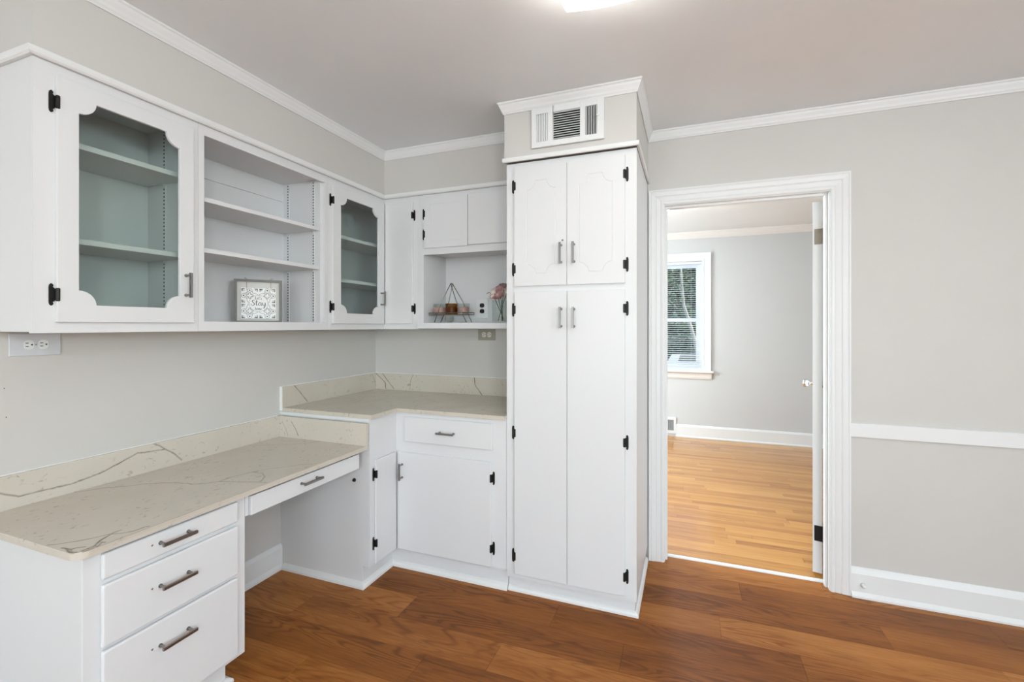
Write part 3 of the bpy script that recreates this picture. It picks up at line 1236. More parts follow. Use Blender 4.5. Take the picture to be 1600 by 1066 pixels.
# ------------------------------------------------------------------ base cabinets
XBF, YBF = 0.6165, -0.6195      # frame faces
CT = 0.8925                     # cabinet top
YS = -0.8520
bc = thing('corner_base_cabinet', 'white corner base cabinet with a drawer, a wide door and a narrow door', 'cabinet', (0.6, -0.4, 0.0))
m = MB()
m.prism([(0.001, YS), (XBF, YS), (XBF, YBF), (1.2895, YBF), (1.2895, -0.001), (0.001, -0.001)], lambda a, b, dd_: (a, b, dd_), 0.1155, CT)
part('body', m, 'cab', bc)
m = MB()
m.prism([(0.001, YS + 0.002), (0.568, YS + 0.002), (0.568, -0.588), (1.2895, -0.588), (1.2895, -0.03), (0.001, -0.03)], lambda a, b, dd_: (a, b, dd_), 0.0005, 0.1150)
part('toe_kick', m, 'cab', bc)
qr = [(0.0005, 0.0005), (0.020, 0.0005), (0.019, 0.012), (0.012, 0.024), (0.0005, 0.032)]
part('shoe_moulding', sweep([(0.026, YS + 0.002), (0.5685, YS + 0.002), (0.5685, -0.5885), (1.2890, -0.5885)], qr), 'trim', bc)
dw = slab_door(FB(YBF), 0.6800, 1.2175, 0.7295, 0.8695, 0.013, bc, 'drawer', 0.004)
pull(dw, 'B', 0.950, 0.7985, YBF - 0.0130, False, 0.104)
db = slab_door(FB(YBF), 0.6335, 1.2115, 0.1190, 0.6690, 0.013, bc, 'door', 0.004)
hinge(db, 'B', 1.2215, 0.583, YBF, False)
hinge(db, 'B', 1.2215, 0.2165, YBF, False)
pull(db, 'B', 0.666, 0.563, YBF - 0.0130, True, me=BR)
dn = slab_door(FL(XBF), -0.8160, -0.6345, 0.1190, 0.6690, 0.013, bc, 'narrow_door', 0.004)
hinge(dn, 'L', -0.8245, 0.594, XBF, True)
hinge(dn, 'L', -0.8245, 0.229, XBF, True)
m = MB()
m.lathe([(0.010, 0.0), (0.010, -0.003), (0.007, -0.010), (0.0, -0.013)], (0.518, YS, 0.563), 14, 'y')
part('bumper', m, 'black', bc, smooth=True)
m = MB()
m.box(0.001, XBF - 0.001, YS - 0.006, YS, 0.8765, CT)
part('end_strip', m, 'cab', bc)

# drawer pedestal under the desk
XDF = 0.5820
P0, P1 = -2.0600, -1.5505
dp = thing('drawer_pedestal', 'white three drawer pedestal under the near end of the desk', 'cabinet', (0.3, (P0 + P1) / 2, 0.0))
m = MB()
m.box(0.001, XDF, P0, P1, 0.129, 0.7335)
part('body', m, 'cab', dp, bevel=0.002)
m = MB()
m.box(0.001, 0.505, P0 + 0.004, P1 - 0.022, 0.0005, 0.1285)
part('toe_kick', m, 'cab', dp)
part('shoe_moulding', sweep([(0.5055, P0 + 0.004), (0.5055, P1 - 0.0215), (0.03, P1 - 0.0215)], [(0.0005, 0.0005), (0.020, 0.0005), (0.019, 0.012), (0.008, 0.020), (0.0005, 0.022)], right=True), 'trim', dp)
for (z0, z1, zh) in ((0.6455, 0.7215, 0.688), (0.4485, 0.6305, 0.551), (0.1445, 0.4380, 0.3605)):
    m = MB()
    fbox(m, FL(XDF), -2.0190, -1.5890, z0, z1, 0.0006, 0.0160)
    dr = part('drawer', m, 'cab', dp, bevel=0.006, seg=3)
    pull(dr, 'L', -1.820, zh, XDF + 0.0158, False, 0.108)
    m = MB()
    m.lathe([(0.0032, 0.0), (0.0032, 0.0025), (0.0, 0.0035)], (XDF + 0.0160, -1.889, zh + 0.003), 10, 'x')
    part('screw', m, 'chrome', dr)

# shallow drawer across the knee space
kd = thing('knee_drawer', 'white shallow pencil drawer under the desk top above the knee space', 'drawer', (0.4, -1.22, 0.65))
m = MB()
m.box(0.05, 0.560, -1.5475, -1.536, 0.650, 0.7335)
m.box(0.05, 0.560, -0.905, -0.8935, 0.650, 0.7335)
m.box(0.05, 0.560, -1.536, -0.905, 0.7200, 0.7335)
part('runner_frame', m, 'cab', kd)
m = MB()
m.box(0.562, XDF, -1.5495, -1.5360, 0.648, 0.7330)
part('filler_strip', m, 'cab', kd)
m = MB()
m.box(0.07, 0.5605, -1.525, -0.915, 0.660, 0.712)
part('drawer_box', m, 'cab', kd)
m = MB()
m.box(0.5610, 0.5940, -1.5330, -0.9070, 0.6470, 0.7215)
kf = part('drawer_front', m, 'cab', kd, bevel=0.002)
pull(kf, 'L', -1.242, 0.692, 0.5940, False, 0.108)

# ------------------------------------------------------------------ tall pantry
YPF = -0.6110
PX0, PX1 = 1.2910, 1.9455
pa = thing('pantry_cabinet', 'tall white pantry cabinet with four doors and black hinges', 'cabinet', (1.62, -0.3, 0.0))
m = MB()
m.box(PX0, PX1, YPF, -0.001, 0.0820, 2.2155)
part('body', m, 'cab', pa)
m = MB()
m.box(PX0 + 0.001, PX1 - 0.010, -0.580, -0.01, 0.0005, 0.0815)
part('toe_kick', m, 'cab', pa)
part('shoe_moulding', sweep([(PX0 + 0.001, -0.5805), (PX1 - 0.0095, -0.5805), (PX1 - 0.0095, -0.024)], [(0.0005, 0.0005), (0.016, 0.0005), (0.0155, 0.010), (0.010, 0.020), (0.0005, 0.026)]), 'trim', pa)
FPn = FB(YPF)
for (a0, a1, z0, z1, up, left) in ((1.3370, 1.6128, 1.5830, 2.1855, True, True), (1.6148, 1.8925, 1.5830, 2.1855, True, False),
                                   (1.3370, 1.6128, 0.1060, 1.5530, False, True), (1.6148, 1.8925, 0.1060, 1.5530, False, False)):
    dm = MB()
    if up:
        o0, o1 = (1.403, 1.556) if left else (1.672, 1.836)
        grooved_door(dm, FPn, a0, a1, z0, z1, 0.012, scallop(o0, o1, 1.641, 2.115, 0.046), 0.0045, 0.0016)
        dm.v = [(x, y - 0.0006, z) for x, y, z in dm.v]
        dpn = part('door', dm, 'cab', pa)
    else:
        fbox(dm, FPn, a0, a1, z0, z1, 0.0006, 0.0126)
        dpn = part('door', dm, 'cab', pa, bevel=0.002)
    for zz in ((2.096, 1.670) if up else (1.4625, 0.830, 0.198)):
        hinge(dpn, 'B', 1.3275 if left else 1.9025, zz, YPF, left)
    pull(dpn, 'B', 1.585 if left else 1.650, 1.7365 if up else 1.4205, YPF - 0.0126, True, 0.104)
    if up and left:
        m = MB()
        m.lathe([(0.0045, 0.0), (0.0045, -0.003), (0.0025, -0.005), (0.0, -0.0052)], (1.592, YPF - 0.0126, 1.803), 10, 'y')
        part('screw', m, 'nickel', dpn)

# ------------------------------------------------------------------ quartz tops with their veins
def vein_field(lines, axis):
    """polylines of photo pixels laid on the plane axis=val -> list of 3-D segments with strength and width"""
    segs = []
    for (ax, val, w, s, pts) in lines:
        P = [Vector(at(u, v, ax, val)) for u, v in pts]
        # wander a little between the points
        Q = [P[0]]
        for a, b in zip(P, P[1:]):
            n = max(2, int((b - a).length / 0.012))
            for i in range(1, n + 1):
                t = i / n
                q = a.lerp(b, t)
                if i < n:
                    j = mnoise.noise_vector(q * 60) * 0.0022
                    if ax == 'x': j.x = 0
                    if ax == 'y': j.y = 0
                    if ax == 'z': j.z = 0
                    q = q + j
                Q.append(q)
        for a, b in zip(Q, Q[1:]):
            segs.append((a, b, w, s * (0.95 + 0.5 * mnoise.noise(a * 35))))
    return segs


def grid(y_list, x_fn, z, nx):
    vs, fs = [], []
    for y in y_list:
        x0, x1 = x_fn(y)
        for i in range(nx + 1):
            vs.append((x0 + (x1 - x0) * i / nx, y, z))
    for j in range(len(y_list) - 1):
        for i in range(nx):
            a = j * (nx + 1) + i
            fs.append((a, a + 1, a + nx + 2, a + nx + 1))
    return vs, fs


def lin(a, b, n):
    return [a + (b - a) * i / n for i in range(n + 1)]


def paint_veins(me, segs, origin):
    import numpy as np
    n = len(me.vertices)
    co = np.empty(n * 3)
    me.vertices.foreach_get('co', co)
    co = co.reshape(-1, 3) + np.array(origin)
    val = np.zeros(n)
    for a, b, w, s in segs:
        a_, b_ = np.array(a), np.array(b)
        lo = np.minimum(a_, b_) - 0.008
        hi = np.maximum(a_, b_) + 0.008
        idx = np.nonzero(((co >= lo) & (co <= hi)).all(axis=1))[0]
        if not len(idx):
            continue
        ab = b_ - a_
        L = max(1e-12, ab @ ab)
        p = co[idx]
        t = np.clip(((p - a_) @ ab) / L, 0, 1)
        d = np.linalg.norm(p - (a_ + t[:, None] * ab), axis=1)
        val[idx] = np.maximum(val[idx], s * np.clip(1.6 - d / (w * 0.95), 0, 1))
    at_ = me.attributes.new('vein', 'FLOAT', 'POINT')
    at_.data.foreach_set('value', val.astype('float32'))


def px(ox, oy, sc, pts):
    return [(ox + u / sc, oy + v / sc) for u, v in pts]


HD = 0.7558
Y1 = -0.8585
XD, YE, RC = 0.6140, -2.0910, 0.035
TH = 0.0205
desk_lines = [
    ('z', HD, 0.0022, 0.62, px(200, 660, 4, [(-360, 440), (-240, 425), (-130, 408), (0, 400), (80, 388), (200, 380), (290, 378), (380, 383), (400, 388), (480, 383), (570, 370), (690, 372), (780, 374), (865, 376)])),
    ('z', HD, 0.0020, 0.6, px(200, 660, 4, [(570, 370), (640, 345), (780, 310), (840, 320), (855, 340), (840, 360), (825, 374)])),
    ('z', HD, 0.0018, 0.5, px(200, 660, 4, [(780, 310), (880, 292), (1000, 278), (1080, 265), (1180, 258)])),
    ('z', HD, 0.0016, 0.38, px(200, 660, 4, [(730, 148), (860, 142), (1000, 138), (1120, 132), (1220, 115)])),
    ('z', HD, 0.0016, 0.38, px(200, 660, 4, [(930, 115), (1040, 118), (1130, 105)])),
    ('z', HD, 0.0022, 0.75, px(0, 780, 5.333, [(395, 385), (520, 370), (640, 352), (760, 328), (900, 295), (1020, 285), (1120, 265), (1200, 235), (1245, 226)])),
    ('z', HD, 0.0026, 0.9, px(-2, 775, 5.333, [(690, 460), (740, 440), (800, 415), (850, 370), (900, 340), (960, 305), (1020, 285)])),
    ('z', HD, 0.0024, 0.85, px(-2, 775, 5.333, [(700, 466), (790, 440), (830, 420), (860, 385), (885, 388)])),
    ('z', HD, 0.0020, 0.8, px(-2, 775, 5.333, [(740, 440), (775, 445), (800, 415), (835, 430)])),
    ('z', HD, 0.0024, 0.85, px(-2, 775, 5.333, [(525, 435), (560, 440), (600, 447), (640, 435), (720, 425)])),
    ('z', HD, 0.0024, 0.85, px(-2, 775, 5.333, [(560, 440), (580, 466), (620, 476), (655, 470)])),
    ('z', HD, 0.0018, 0.7, px(-2, 775, 5.333, [(600, 447), (612, 470), (640, 468)])),
    ('x', 0.02, 0.0022, 0.75, [(-30, 762), (0, 771), (30, 776), (60, 768), (110, 757), (160, 738), (190, 722), (215, 708), (235, 706), (258, 702)]),
    ('x', 0.02, 0.0022, 0.7, [(237, 693), (250, 697), (258, 702), (272, 709), (284, 719)]),
    ('y', Y1 - 0.02, 0.0022, 0.8, [(455, 659), (462, 671), (466, 681)]),
    ('y', Y1 - 0.02, 0.0018, 0.45, [(441, 659), (446, 669), (450, 681)]),
    ('x', XD, 0.0022, 0.7, [(234, 823), (232, 833)]),
]


def slab_edges(m, outline, z0, z1):
    """bottom and rim of a slab whose top is a separate grid"""
    n = len(outline)
    e = 0.0025
    inn = shrink(outline, e)
    vs = [(x, y, z1) for x, y in inn] + [(x, y, z1 - e) for x, y in outline] + [(x, y, z0) for x, y in outline]
    fs = []
    for lv in range(2):
        for i in range(n):
            j = (i + 1) % n
            fs.append((lv * n + i, lv * n + j, (lv + 1) * n + j, (lv + 1) * n + i))
    fs.append(tuple(2 * n + i for i in range(n)))
    m.add(vs, fs)


def desk_x(y, e=0.0025):
    x1 = XD - e
    yc = YE + RC
    if y < yc:
        r = RC - e
        dy = min(r, yc - y)
        x1 = XD - RC + math.sqrt(max(0, r * r - dy * dy))
    return (0.001 + e, x1)


dt = thing('desk_worktop', 'cream veined quartz desk top with low backsplash and rounded corner', 'worktop', (0.3, -1.47, HD))
m = MB()
ys = [YE + 0.0025 + RC * (1 - math.cos(R(q))) * 0.93 for q in range(0, 91, 6)] + lin(YE + RC + 0.001, Y1 - 0.0025, 400)
m.add(*grid(ys, desk_x, HD, 204))
ol = [(0.001, YE), ] + [(XD - RC + RC * math.sin(R(q)), YE + RC - RC * math.cos(R(q))) for q in range(0, 91, 9)] + [(XD, Y1), (0.001, Y1)]
slab_edges(m, ol, HD - TH, HD)
o = part('slab', m, 'quartz', dt, merge=False)
paint_veins(o.data, vein_field(desk_lines, None), (0.3, -1.47, HD))


def splash(parent, kind, a0, a1, p0, p1, z0, z1, lines, org):
    """thin upright strip with a fine front grid"""
    m = MB()
    na, nz = int((a1 - a0) / 0.003), int((z1 - z0) / 0.003)
    F = (lambda a, z, d: (d, a, z)) if kind == 'x' else (lambda a, z, d: (a, d, z))
    vs, fs = [], []
    for j in range(nz + 1):
        for i in range(na + 1):
            vs.append(F(a0 + (a1 - a0) * i / na, z0 + (z1 - z0) * j / nz, p1))
    for j in range(nz):
        for i in range(na):
            q = j * (na + 1) + i
            fs.append((q, q + 1, q + na + 2, q + na + 1))
    m.add(vs, fs)
    c = [(a0, z0), (a1, z0), (a1, z1), (a0, z1)]
    vs = [F(a, z, p1) for a, z in c] + [F(a, z, p0) for a, z in c]
    m.add(vs, [(4, 5, 6, 7)] + [(i, (i + 1) % 4, 4 + (i + 1) % 4, 4 + i) for i in range(4)])
    o = part('backsplash', m, 'quartz', parent, merge=False)
    paint_veins(o.data, vein_field(lines, None), org)
    return o


org = (0.3, -1.47, HD)
splash(dt, 'x', YE + 0.0, Y1 - 0.0203, 0.001, 0.020, HD + 0.0003, 0.8716, desk_lines, org)
splash(dt, 'y', 0.001, XD - 0.001, Y1 - 0.0002, Y1 - 0.0200, HD + 0.0003, 0.8716, desk_lines, org)
m = MB()
m.box(0.0008, 0.006, YE, Y1 - 0.0203, 0.8717, 0.8745)
part('caulk_line', m, 'caulk', dt)

HC, TC = 0.9140, 0.0205
XC, YC = 0.6330, -0.6370
c_lines = [
    ('z', HC, 0.0020, 0.45, px(430, 560, 4.324, [(500, 300), (540, 300), (570, 288), (590, 282)])),
    ('z', HC, 0.0018, 0.40, px(430, 560, 4.324, [(610, 298), (660, 292), (760, 272), (860, 268), (930, 265), (1040, 252), (1140, 240)])),
    ('z', HC, 0.0018, 0.32, px(430, 560, 4.324, [(1060, 345), (1160, 335), (1300, 320), (1460, 310)])),
    ('x', 0.02, 0.0022, 0.75, px(430, 560, 4.324, [(125, 180), (165, 225), (218, 292)])),
    ('x', 0.02, 0.0020, 0.55, px(430, 560, 4.324, [(652, 103), (668, 140), (680, 185)])),
    ('y', -0.02, 0.0026, 0.9, px(430, 560, 4.324, [(680, 100), (715, 135), (742, 162), (748, 205)])),
    ('y', -0.02, 0.0024, 0.85, px(430, 560, 4.324, [(722, 98), (755, 145), (802, 205)])),
    ('y', -0.02, 0.0020, 0.6, px(430, 560, 4.324, [(935, 106), (915, 150), (908, 212)])),
    ('y', -0.02, 0.0024, 0.85, px(430, 560, 4.324, [(1345, 126), (1350, 180), (1396, 248)])),
]
ct = thing('corner_worktop', 'cream veined quartz L shaped corner counter with backsplash beside the pantry', 'worktop', (0.5, -0.4, HC))
m = MB()
e = 0.0025
YS2 = YS - 0.006
m.add(*grid(lin(YS2 + e, YC + e, 70), lambda y: (0.001 + e, XC - e), HC, 200))
m.add(*grid(lin(YC + e, -0.001 - e, 200), lambda y: (0.001 + e, 1.2895 - e), HC, 400))
slab_edges(m, [(0.001, YS2), (XC, YS2), (XC, YC), (1.2895, YC), (1.2895, -0.001), (0.001, -0.001)], HC - TC, HC)
o = part('slab', m, 'quartz', ct, merge=False)
org = (0.5, -0.4, HC)
paint_veins(o.data, vein_field(c_lines, None), org)
splash(ct, 'x', YS2 + 0.0, -0.0012, 0.001, 0.020, HC + 0.0003, 1.0303, c_lines, org)
splash(ct, 'y', 0.0203, 1.2890, -0.0010, -0.0200, HC + 0.0003, 1.0303, c_lines, org)
m = MB()
m.box(0.0008, 0.008, YS2, -0.008, 1.0304, 1.0350)
m.box(0.008, 1.2890, -0.008, -0.0008, 1.0304, 1.0350)
m.box(0.0008, 0.0200, YS2 - 0.004, YS2 - 0.0003, 0.8990, 1.0350)
part('caulk_line', m, 'caulk', ct)

# ------------------------------------------------------------------ register above the pantry
vt = thing('air_register', 'white metal air register with three louvre banks above the pantry', 'vent', (1.62, -0.634, 2.268))
VY = -0.6345
m = MB()
m.box(1.4500, 1.7880, VY - 0.0022, VY, 2.2790, 2.4500)
part('backing', m, 'dark', vt)  # near-black sheet stands in for the shade inside the duct
m = MB()
banks = [(1.4640, 1.5240), (1.5500, 1.6850), (1.7090, 1.7680)]
xs = [1.4384] + [q for b in banks for q in b] + [1.7997]
wall_with_holes(m, FB(VY), 1.4384, 1.7997, 2.2673, 2.4621, [(b[0], b[1], 2.2950, 2.4330) for b in banks], 0.0022, 0.0135)
part('face_plate', m, 'trim', vt, bevel=0.0015)


def blade(vertical, length, ang):
    b = MB()
    c, t = 0.0064, 0.0006
    ca, sa = math.cos(ang), math.sin(ang)
    q = [(-c, -t), (c, -t), (c, t), (-c, t)]
    rot = [(p * ca - r * sa, p * sa + r * ca) for p, r in q]
    L2 = length / 2
    if vertical:
        b.prism(rot, lambda a, bb, d: (a, bb, d), -L2, L2)
    else:
        b.prism(rot, lambda a, bb, d: (d, a, bb), -L2, L2)
    return b.mesh('slat', 'trim')


bl_l = blade(True, 0.137, R(52))
bl_r = blade(True, 0.137, R(128))
bl_c = blade(False, 0.134, R(38))
for k in range(5):
    link('slat', bl_l, vt, (1.4700 + k * 0.0120, VY - 0.0085, 2.364))
    link('slat', bl_r, vt, (1.7145 + k * 0.0118, VY - 0.0085, 2.364))
for k in range(12):
    link('slat', bl_c, vt, (1.6175, VY - 0.0085, 2.3015 + k * 0.0115))
m = MB()
m.box(1.7720, 1.7760, VY - 0.0150, VY - 0.0135, 2.330, 2.392)
m.box(1.7655, 1.7790, VY - 0.0210, VY - 0.0135, 2.378, 2.384)
part('lever', m, 'plate_white', vt)
for (xx, zz) in ((1.4500, 2.364), (1.7880, 2.364)):
    m = MB()
    m.lathe([(0.003, 0.0), (0.003, -0.0012), (0.0, -0.002)], (xx, VY - 0.0135, zz), 8, 'y')
    part('screw', m, 'trim', vt)

# ------------------------------------------------------------------ ceiling lamp
LX, LY, LH = 1.958, -1.497, 0.166
lt = thing('ceiling_lamp', 'square cream glass ceiling lamp, lit, on the kitchen ceiling', 'lamp', (LX, LY, H))
m = MB()
m.box(LX - 0.10, LX + 0.10, LY - 0.10, LY + 0.10, H - 0.026, H - 0.0005)
part('ceiling_pan', m, 'plate_white', lt, bevel=0.006)
m = MB()
vs, fs = [], []
N = 16
for t in (0.0, 0.004):
    for j in range(N + 1):
        for i in range(N + 1):
            u, v = 2 * i / N - 1, 2 * j / N - 1
            z = H - 0.090 - 0.016 * (1 - u * u) - 0.016 * (1 - v * v) - 0.012 * (1 - u * u) * (1 - v * v) + t
            vs.append((LX + u * LH, LY + v * LH, z))
for t in range(2):
    for j in range(N):
        for i in range(N):
            a = t * (N + 1) ** 2 + j * (N + 1) + i
            fs.append((a, a + 1, a + N + 2, a + N + 1))
K = (N + 1) ** 2
bd = [i for i in range(N)] + [N + j * (N + 1) for j in range(N)] + [K - 1 - i for i in range(N)] + [(N - j) * (N + 1) for j in range(N)]
for i in range(len(bd)):
    a, b = bd[i], bd[(i + 1) % len(bd)]
    fs.append((a, b, K + b, K + a))
m.add(vs, fs)
part('glass_shade', m, 'shade', lt, smooth=False)
m = MB()
m.tube([(LX, LY, H - 0.026), (LX, LY, H - 0.130)], 0.005, 10)
m.lathe([(0.0, -0.152), (0.007, -0.148), (0.009, -0.140), (0.006, -0.1345), (0.005, -0.1345)], (LX, LY, H), 12)
part('finial', m, 'nickel', lt)
for s in (-1, 1):
    m = MB()
    m.lathe([(0.0, -0.050), (0.018, -0.044), (0.027, -0.028), (0.024, -0.008), (0.014, 0.010), (0.014, 0.030)], (0, 0, 0), 14)
    m.v = [(LX + s * (0.030 - z_ * 0.9), LY + y_, H - 0.052 + x_ * 0.75) for x_, y_, z_ in m.v]
    part('bulb', m, 'plate_white', lt, smooth=True)


# unseen globe pendant added behind the camera to even out the kitchen light
pd = thing('added_pendant', 'added opal glass globe pendant lighting the kitchen from out of view', 'lamp', (3.3, -4.1, H))
m = MB()
m.lathe([(0.06, -0.0005), (0.06, -0.02), (0.01, -0.03)], (3.3, -4.1, H), 20)
part('ceiling_rose', m, 'nickel', pd)
m = MB()
m.tube([(3.3, -4.1, H - 0.028), (3.3, -4.1, H - 0.162)], 0.005, 8)
part('rod', m, 'nickel', pd)
m = MB()
m.lathe([(0.0 if i in (0, 18) else 0.17 * math.sin(math.pi * i / 18), -0.33 - 0.17 * math.cos(math.pi * i / 18) * -1) for i in range(19)], (3.3, -4.1, H), 28)
part('globe', m, 'globe', pd, smooth=True)

# ------------------------------------------------------------------ outlets
def outlet(name, label, F, a, z, w_, h_, horiz, plate, body, slot, group=None, a_gap=0.0195):
    loc = F(a, z, 0)
    t = thing(name, label, 'outlet', loc, group)
    m = MB()
    fbox(m, F, a - w_ / 2, a + w_ / 2, z - h_ / 2, z + h_ / 2, 0.0006, 0.0060)
    part('cover_plate', m, plate, t, bevel=0.002)
    for s in (-1, 1):
        ca, cz = (a + s * a_gap, z) if horiz else (a, z + s * a_gap)
        m = MB()
        pts = []
        for i in range(24):
            q = 2 * math.pi * i / 24
            p, r_ = 0.0172 * math.cos(q), 0.0172 * math.sin(q)
            if horiz:
                p = max(-0.0140, min(0.0140, p))
            else:
                r_ = max(-0.0140, min(0.0140, r_))
            pts.append((ca + p, cz + r_))
        m.prism(pts, F, 0.0058, 0.0078)
        rc = part('receptacle', m, body, t)
        m = MB()
        for q in (-1, 1):
            if horiz:
                fbox(m, F, ca - 0.0085, ca - 0.0005, cz + q * 0.0058 - 0.0013, cz + q * 0.0058 + 0.0013, 0.0076, 0.0081)
            else:
                fbox(m, F, ca + q * 0.0058 - 0.0013, ca + q * 0.0058 + 0.0013, cz + 0.0005, cz + 0.0085, 0.0076, 0.0081)
        gp = [(0.0028 * math.cos(2 * math.pi * i / 10), 0.0028 * math.sin(2 * math.pi * i / 10)) for i in range(10)]
        oa, oz = (0.0085, 0) if horiz else (0, -0.0080)
        m.prism([(ca + oa + p, cz + oz + r_) for p, r_ in gp], F, 0.0076, 0.0081)
        part('slots', m, slot, rc)
    m = MB()
    gp = [(a + 0.0024 * math.cos(2 * math.pi * i / 10), z + 0.0024 * math.sin(2 * math.pi * i / 10)) for i in range(10)]
    m.prism(gp, F, 0.0058, 0.0070)
    part('screw', m, 'nickel', t)


outlet('wall_outlet', 'pale grey double outlet turned sideways on the wall under the cabinets', FL(0), -1.912, 1.3140, 0.140, 0.0790, True, 'plate_grey', 'plate_white', 'black_plastic')
outlet('wall_outlet', 'tan double outlet turned sideways on the wall under the niche shelf', FB(0), 0.9055, 1.3200, 0.127, 0.0740, True, 'plate_tan', 'ivory', 'black_plastic')
outlet('wall_outlet', 'black double outlet with a white plate inside the niche', FB(-0.009), 0.8760, 1.4970, 0.088, 0.1360, False, 'plate_white', 'black_plastic', 'slot')

# ------------------------------------------------------------------ framed sign on the open shelf
sg = thing('framed_sign', 'grey framed hanging tile sign reading Let\'s Stay home on the open shelf', 'sign', (0.148, -1.123, 1.3962))
ang = math.atan2(0.756, 0.655) + R(1.0)
sg.rotation_euler = (0, 0, ang)
# local: x to the right, -y toward the viewer
W2, HT = 0.1065, 0.216


def sp(name, m, mat, parent=sg, **kw):
    return link(name, m.mesh(name, mat), parent, **kw)


m = MB()
fw = 0.0125
m.box(-W2, -W2 + fw, -0.012, 0.014, 0.0004, HT)
m.box(W2 - fw, W2, -0.012, 0.014, 0.0004, HT)
m.box(-W2 + fw, W2 - fw, -0.012, 0.014, 0.0004, 0.0095)
m.box(-W2 + fw, W2 - fw, -0.012, 0.014, HT - 0.0105, HT)
sp('frame', m, 'grey_wood')
m = MB()
m.box(-W2 + fw, W2 - fw, 0.006, 0.012, 0.0095, HT - 0.0105)
sp('backing', m, 'board')
TW = 0.0775
tz = 0.0965
m = MB()
m.box(-TW, TW, -0.004, 0.0055, tz - TW, tz + TW)
tile = sp('tile', m, 'tile_white', bevel=0.001)
for s, q in ((-1, 0.052), (1, 0.054)):
    m = MB()
    m.tube([(s * q + 0.002, -0.0052, tz + TW - 0.012), (s * q, -0.0056, tz + TW + 0.010), (s * q, -0.0135, HT - 0.008), (s * q - 0.001, -0.0125, HT + 0.0015), (s * q, 0.0, HT + 0.0022), (s * q, 0.010, HT + 0.0012)], 0.0011, 6)
    sp('cord', m, 'cord')
    m = MB()
    m.tube([(s * q, -0.0135, HT - 0.004), (s * q - 0.002, -0.014, HT + 0.003), (s * (q + s * 0) - 0.010 * -s, -0.006, HT + 0.006)], 0.0012, 6)
    sp('hook', m, 'bronze')
YT = -0.0040


def flat(m, poly, y=YT, th=0.0003):
    m.prism(poly, lambda a, b, d: (a, d, b), y, y - th)


def ribbon(m, pts, w_, y=YT, th=0.0004):
    n = len(pts)
    for i in range(n - 1):
        a, b = Vector(pts[i]), Vector(pts[i + 1])
        d_ = (b - a)
        if d_.length < 1e-7:
            continue
        d_.normalize()
        wa = w_[i] if isinstance(w_, list) else w_
        wb = w_[i + 1] if isinstance(w_, list) else w_
        nn = Vector((-d_.y, d_.x))
        a2, b2 = a - d_ * wa * 0.25, b + d_ * wb * 0.25
        flat(m, [tuple(a2 - nn * wa / 2), tuple(b2 - nn * wb / 2), tuple(b2 + nn * wb / 2), tuple(a2 + nn * wa / 2)], y, th)


ink = MB()
grey = MB()
for qx in (-1, 1):
    for qz in (-1, 1):
        cx, cz = qx * TW * 0.50, tz + qz * TW * 0.50
        # curled quatrefoil round each quarter
        ring = []
        for i in range(41):
            q = 2 * math.pi * i / 40
            r_ = TW * (0.36 + 0.115 * math.cos(4 * q))
            ring.append((cx + r_ * math.cos(q), cz + r_ * math.sin(q)))
        ribbon(grey, ring, 0.0017)
        ring = [(cx + TW * (0.15 + 0.05 * math.cos(4 * q)) * math.cos(q), cz + TW * (0.15 + 0.05 * math.cos(4 * q)) * math.sin(q)) for q in [2 * math.pi * i / 24 for i in range(25)]]
        ribbon(grey, ring, 0.0026)
        for k in range(4):
            q = k * math.pi / 2
            dx, dz = math.cos(q), math.sin(q)
            c0 = (cx + dx * TW * 0.335, cz + dz * TW * 0.335)
            if (c0[0] ** 2 + (c0[1] - tz) ** 2) ** 0.5 < TW * 0.55:
                continue
            flat(ink, [(c0[0] + 0.0050 * dx, c0[1] + 0.0050 * dz), (c0[0] - 0.0044 * dz, c0[1] + 0.0044 * dx), (c0[0] - 0.0030 * dx, c0[1] - 0.0030 * dz), (c0[0] + 0.0044 * dz, c0[1] - 0.0044 * dx)])
            for s in (-1, 1):
                e0 = (c0[0] - 0.006 * dx + s * -0.0065 * dz, c0[1] - 0.006 * dz + s * 0.0065 * dx)
                flat(ink, [(e0[0] - 0.0018, e0[1] - 0.0018), (e0[0] + 0.0018, e0[1] - 0.0018), (e0[0] + 0.0018, e0[1] + 0.0018), (e0[0] - 0.0018, e0[1] + 0.0018)])
            for q2 in (math.pi / 4 + q,):
                ex, ez = cx + math.cos(q2) * TW * 0.21, cz + math.sin(q2) * TW * 0.21
                if ((ex) ** 2 + (ez - tz) ** 2) ** 0.5 > TW * 0.56:
                    ribbon(grey, [(ex - 0.004, ez), (ex, ez + 0.004), (ex + 0.004, ez), (ex, ez - 0.004), (ex - 0.004, ez)], 0.0013)
        # bracket marks in the corners of each quarter
        for (sx, sz) in ((qx, qz), (qx, -qz), (-qx, qz)):
            bx, bz = cx + sx * TW * 0.45, cz + sz * TW * 0.45
            if ((bx) ** 2 + (bz - tz) ** 2) ** 0.5 < TW * 0.62:
                continue
            flat(ink, [(bx, bz), (bx - sx * 0.0150, bz - sz * 0.0008), (bx - sx * 0.0128, bz - sz * 0.0042), (bx - sx * 0.0040, bz - sz * 0.0040)])
            flat(ink, [(bx, bz), (bx - sx * 0.0040, bz - sz * 0.0040), (bx - sx * 0.0042, bz - sz * 0.0128), (bx - sx * 0.0008, bz - sz * 0.0150)])
            flat(ink, [(bx - sx * 0.0075, bz - sz * 0.0075), (bx - sx * 0.0110, bz - sz * 0.0075), (bx - sx * 0.0110, bz - sz * 0.0110), (bx - sx * 0.0075, bz - sz * 0.0110)])
link('pattern', ink.mesh('pattern', 'ink', merge=False), tile)
link('pattern', grey.mesh('pattern', 'ink_grey', merge=False), tile)
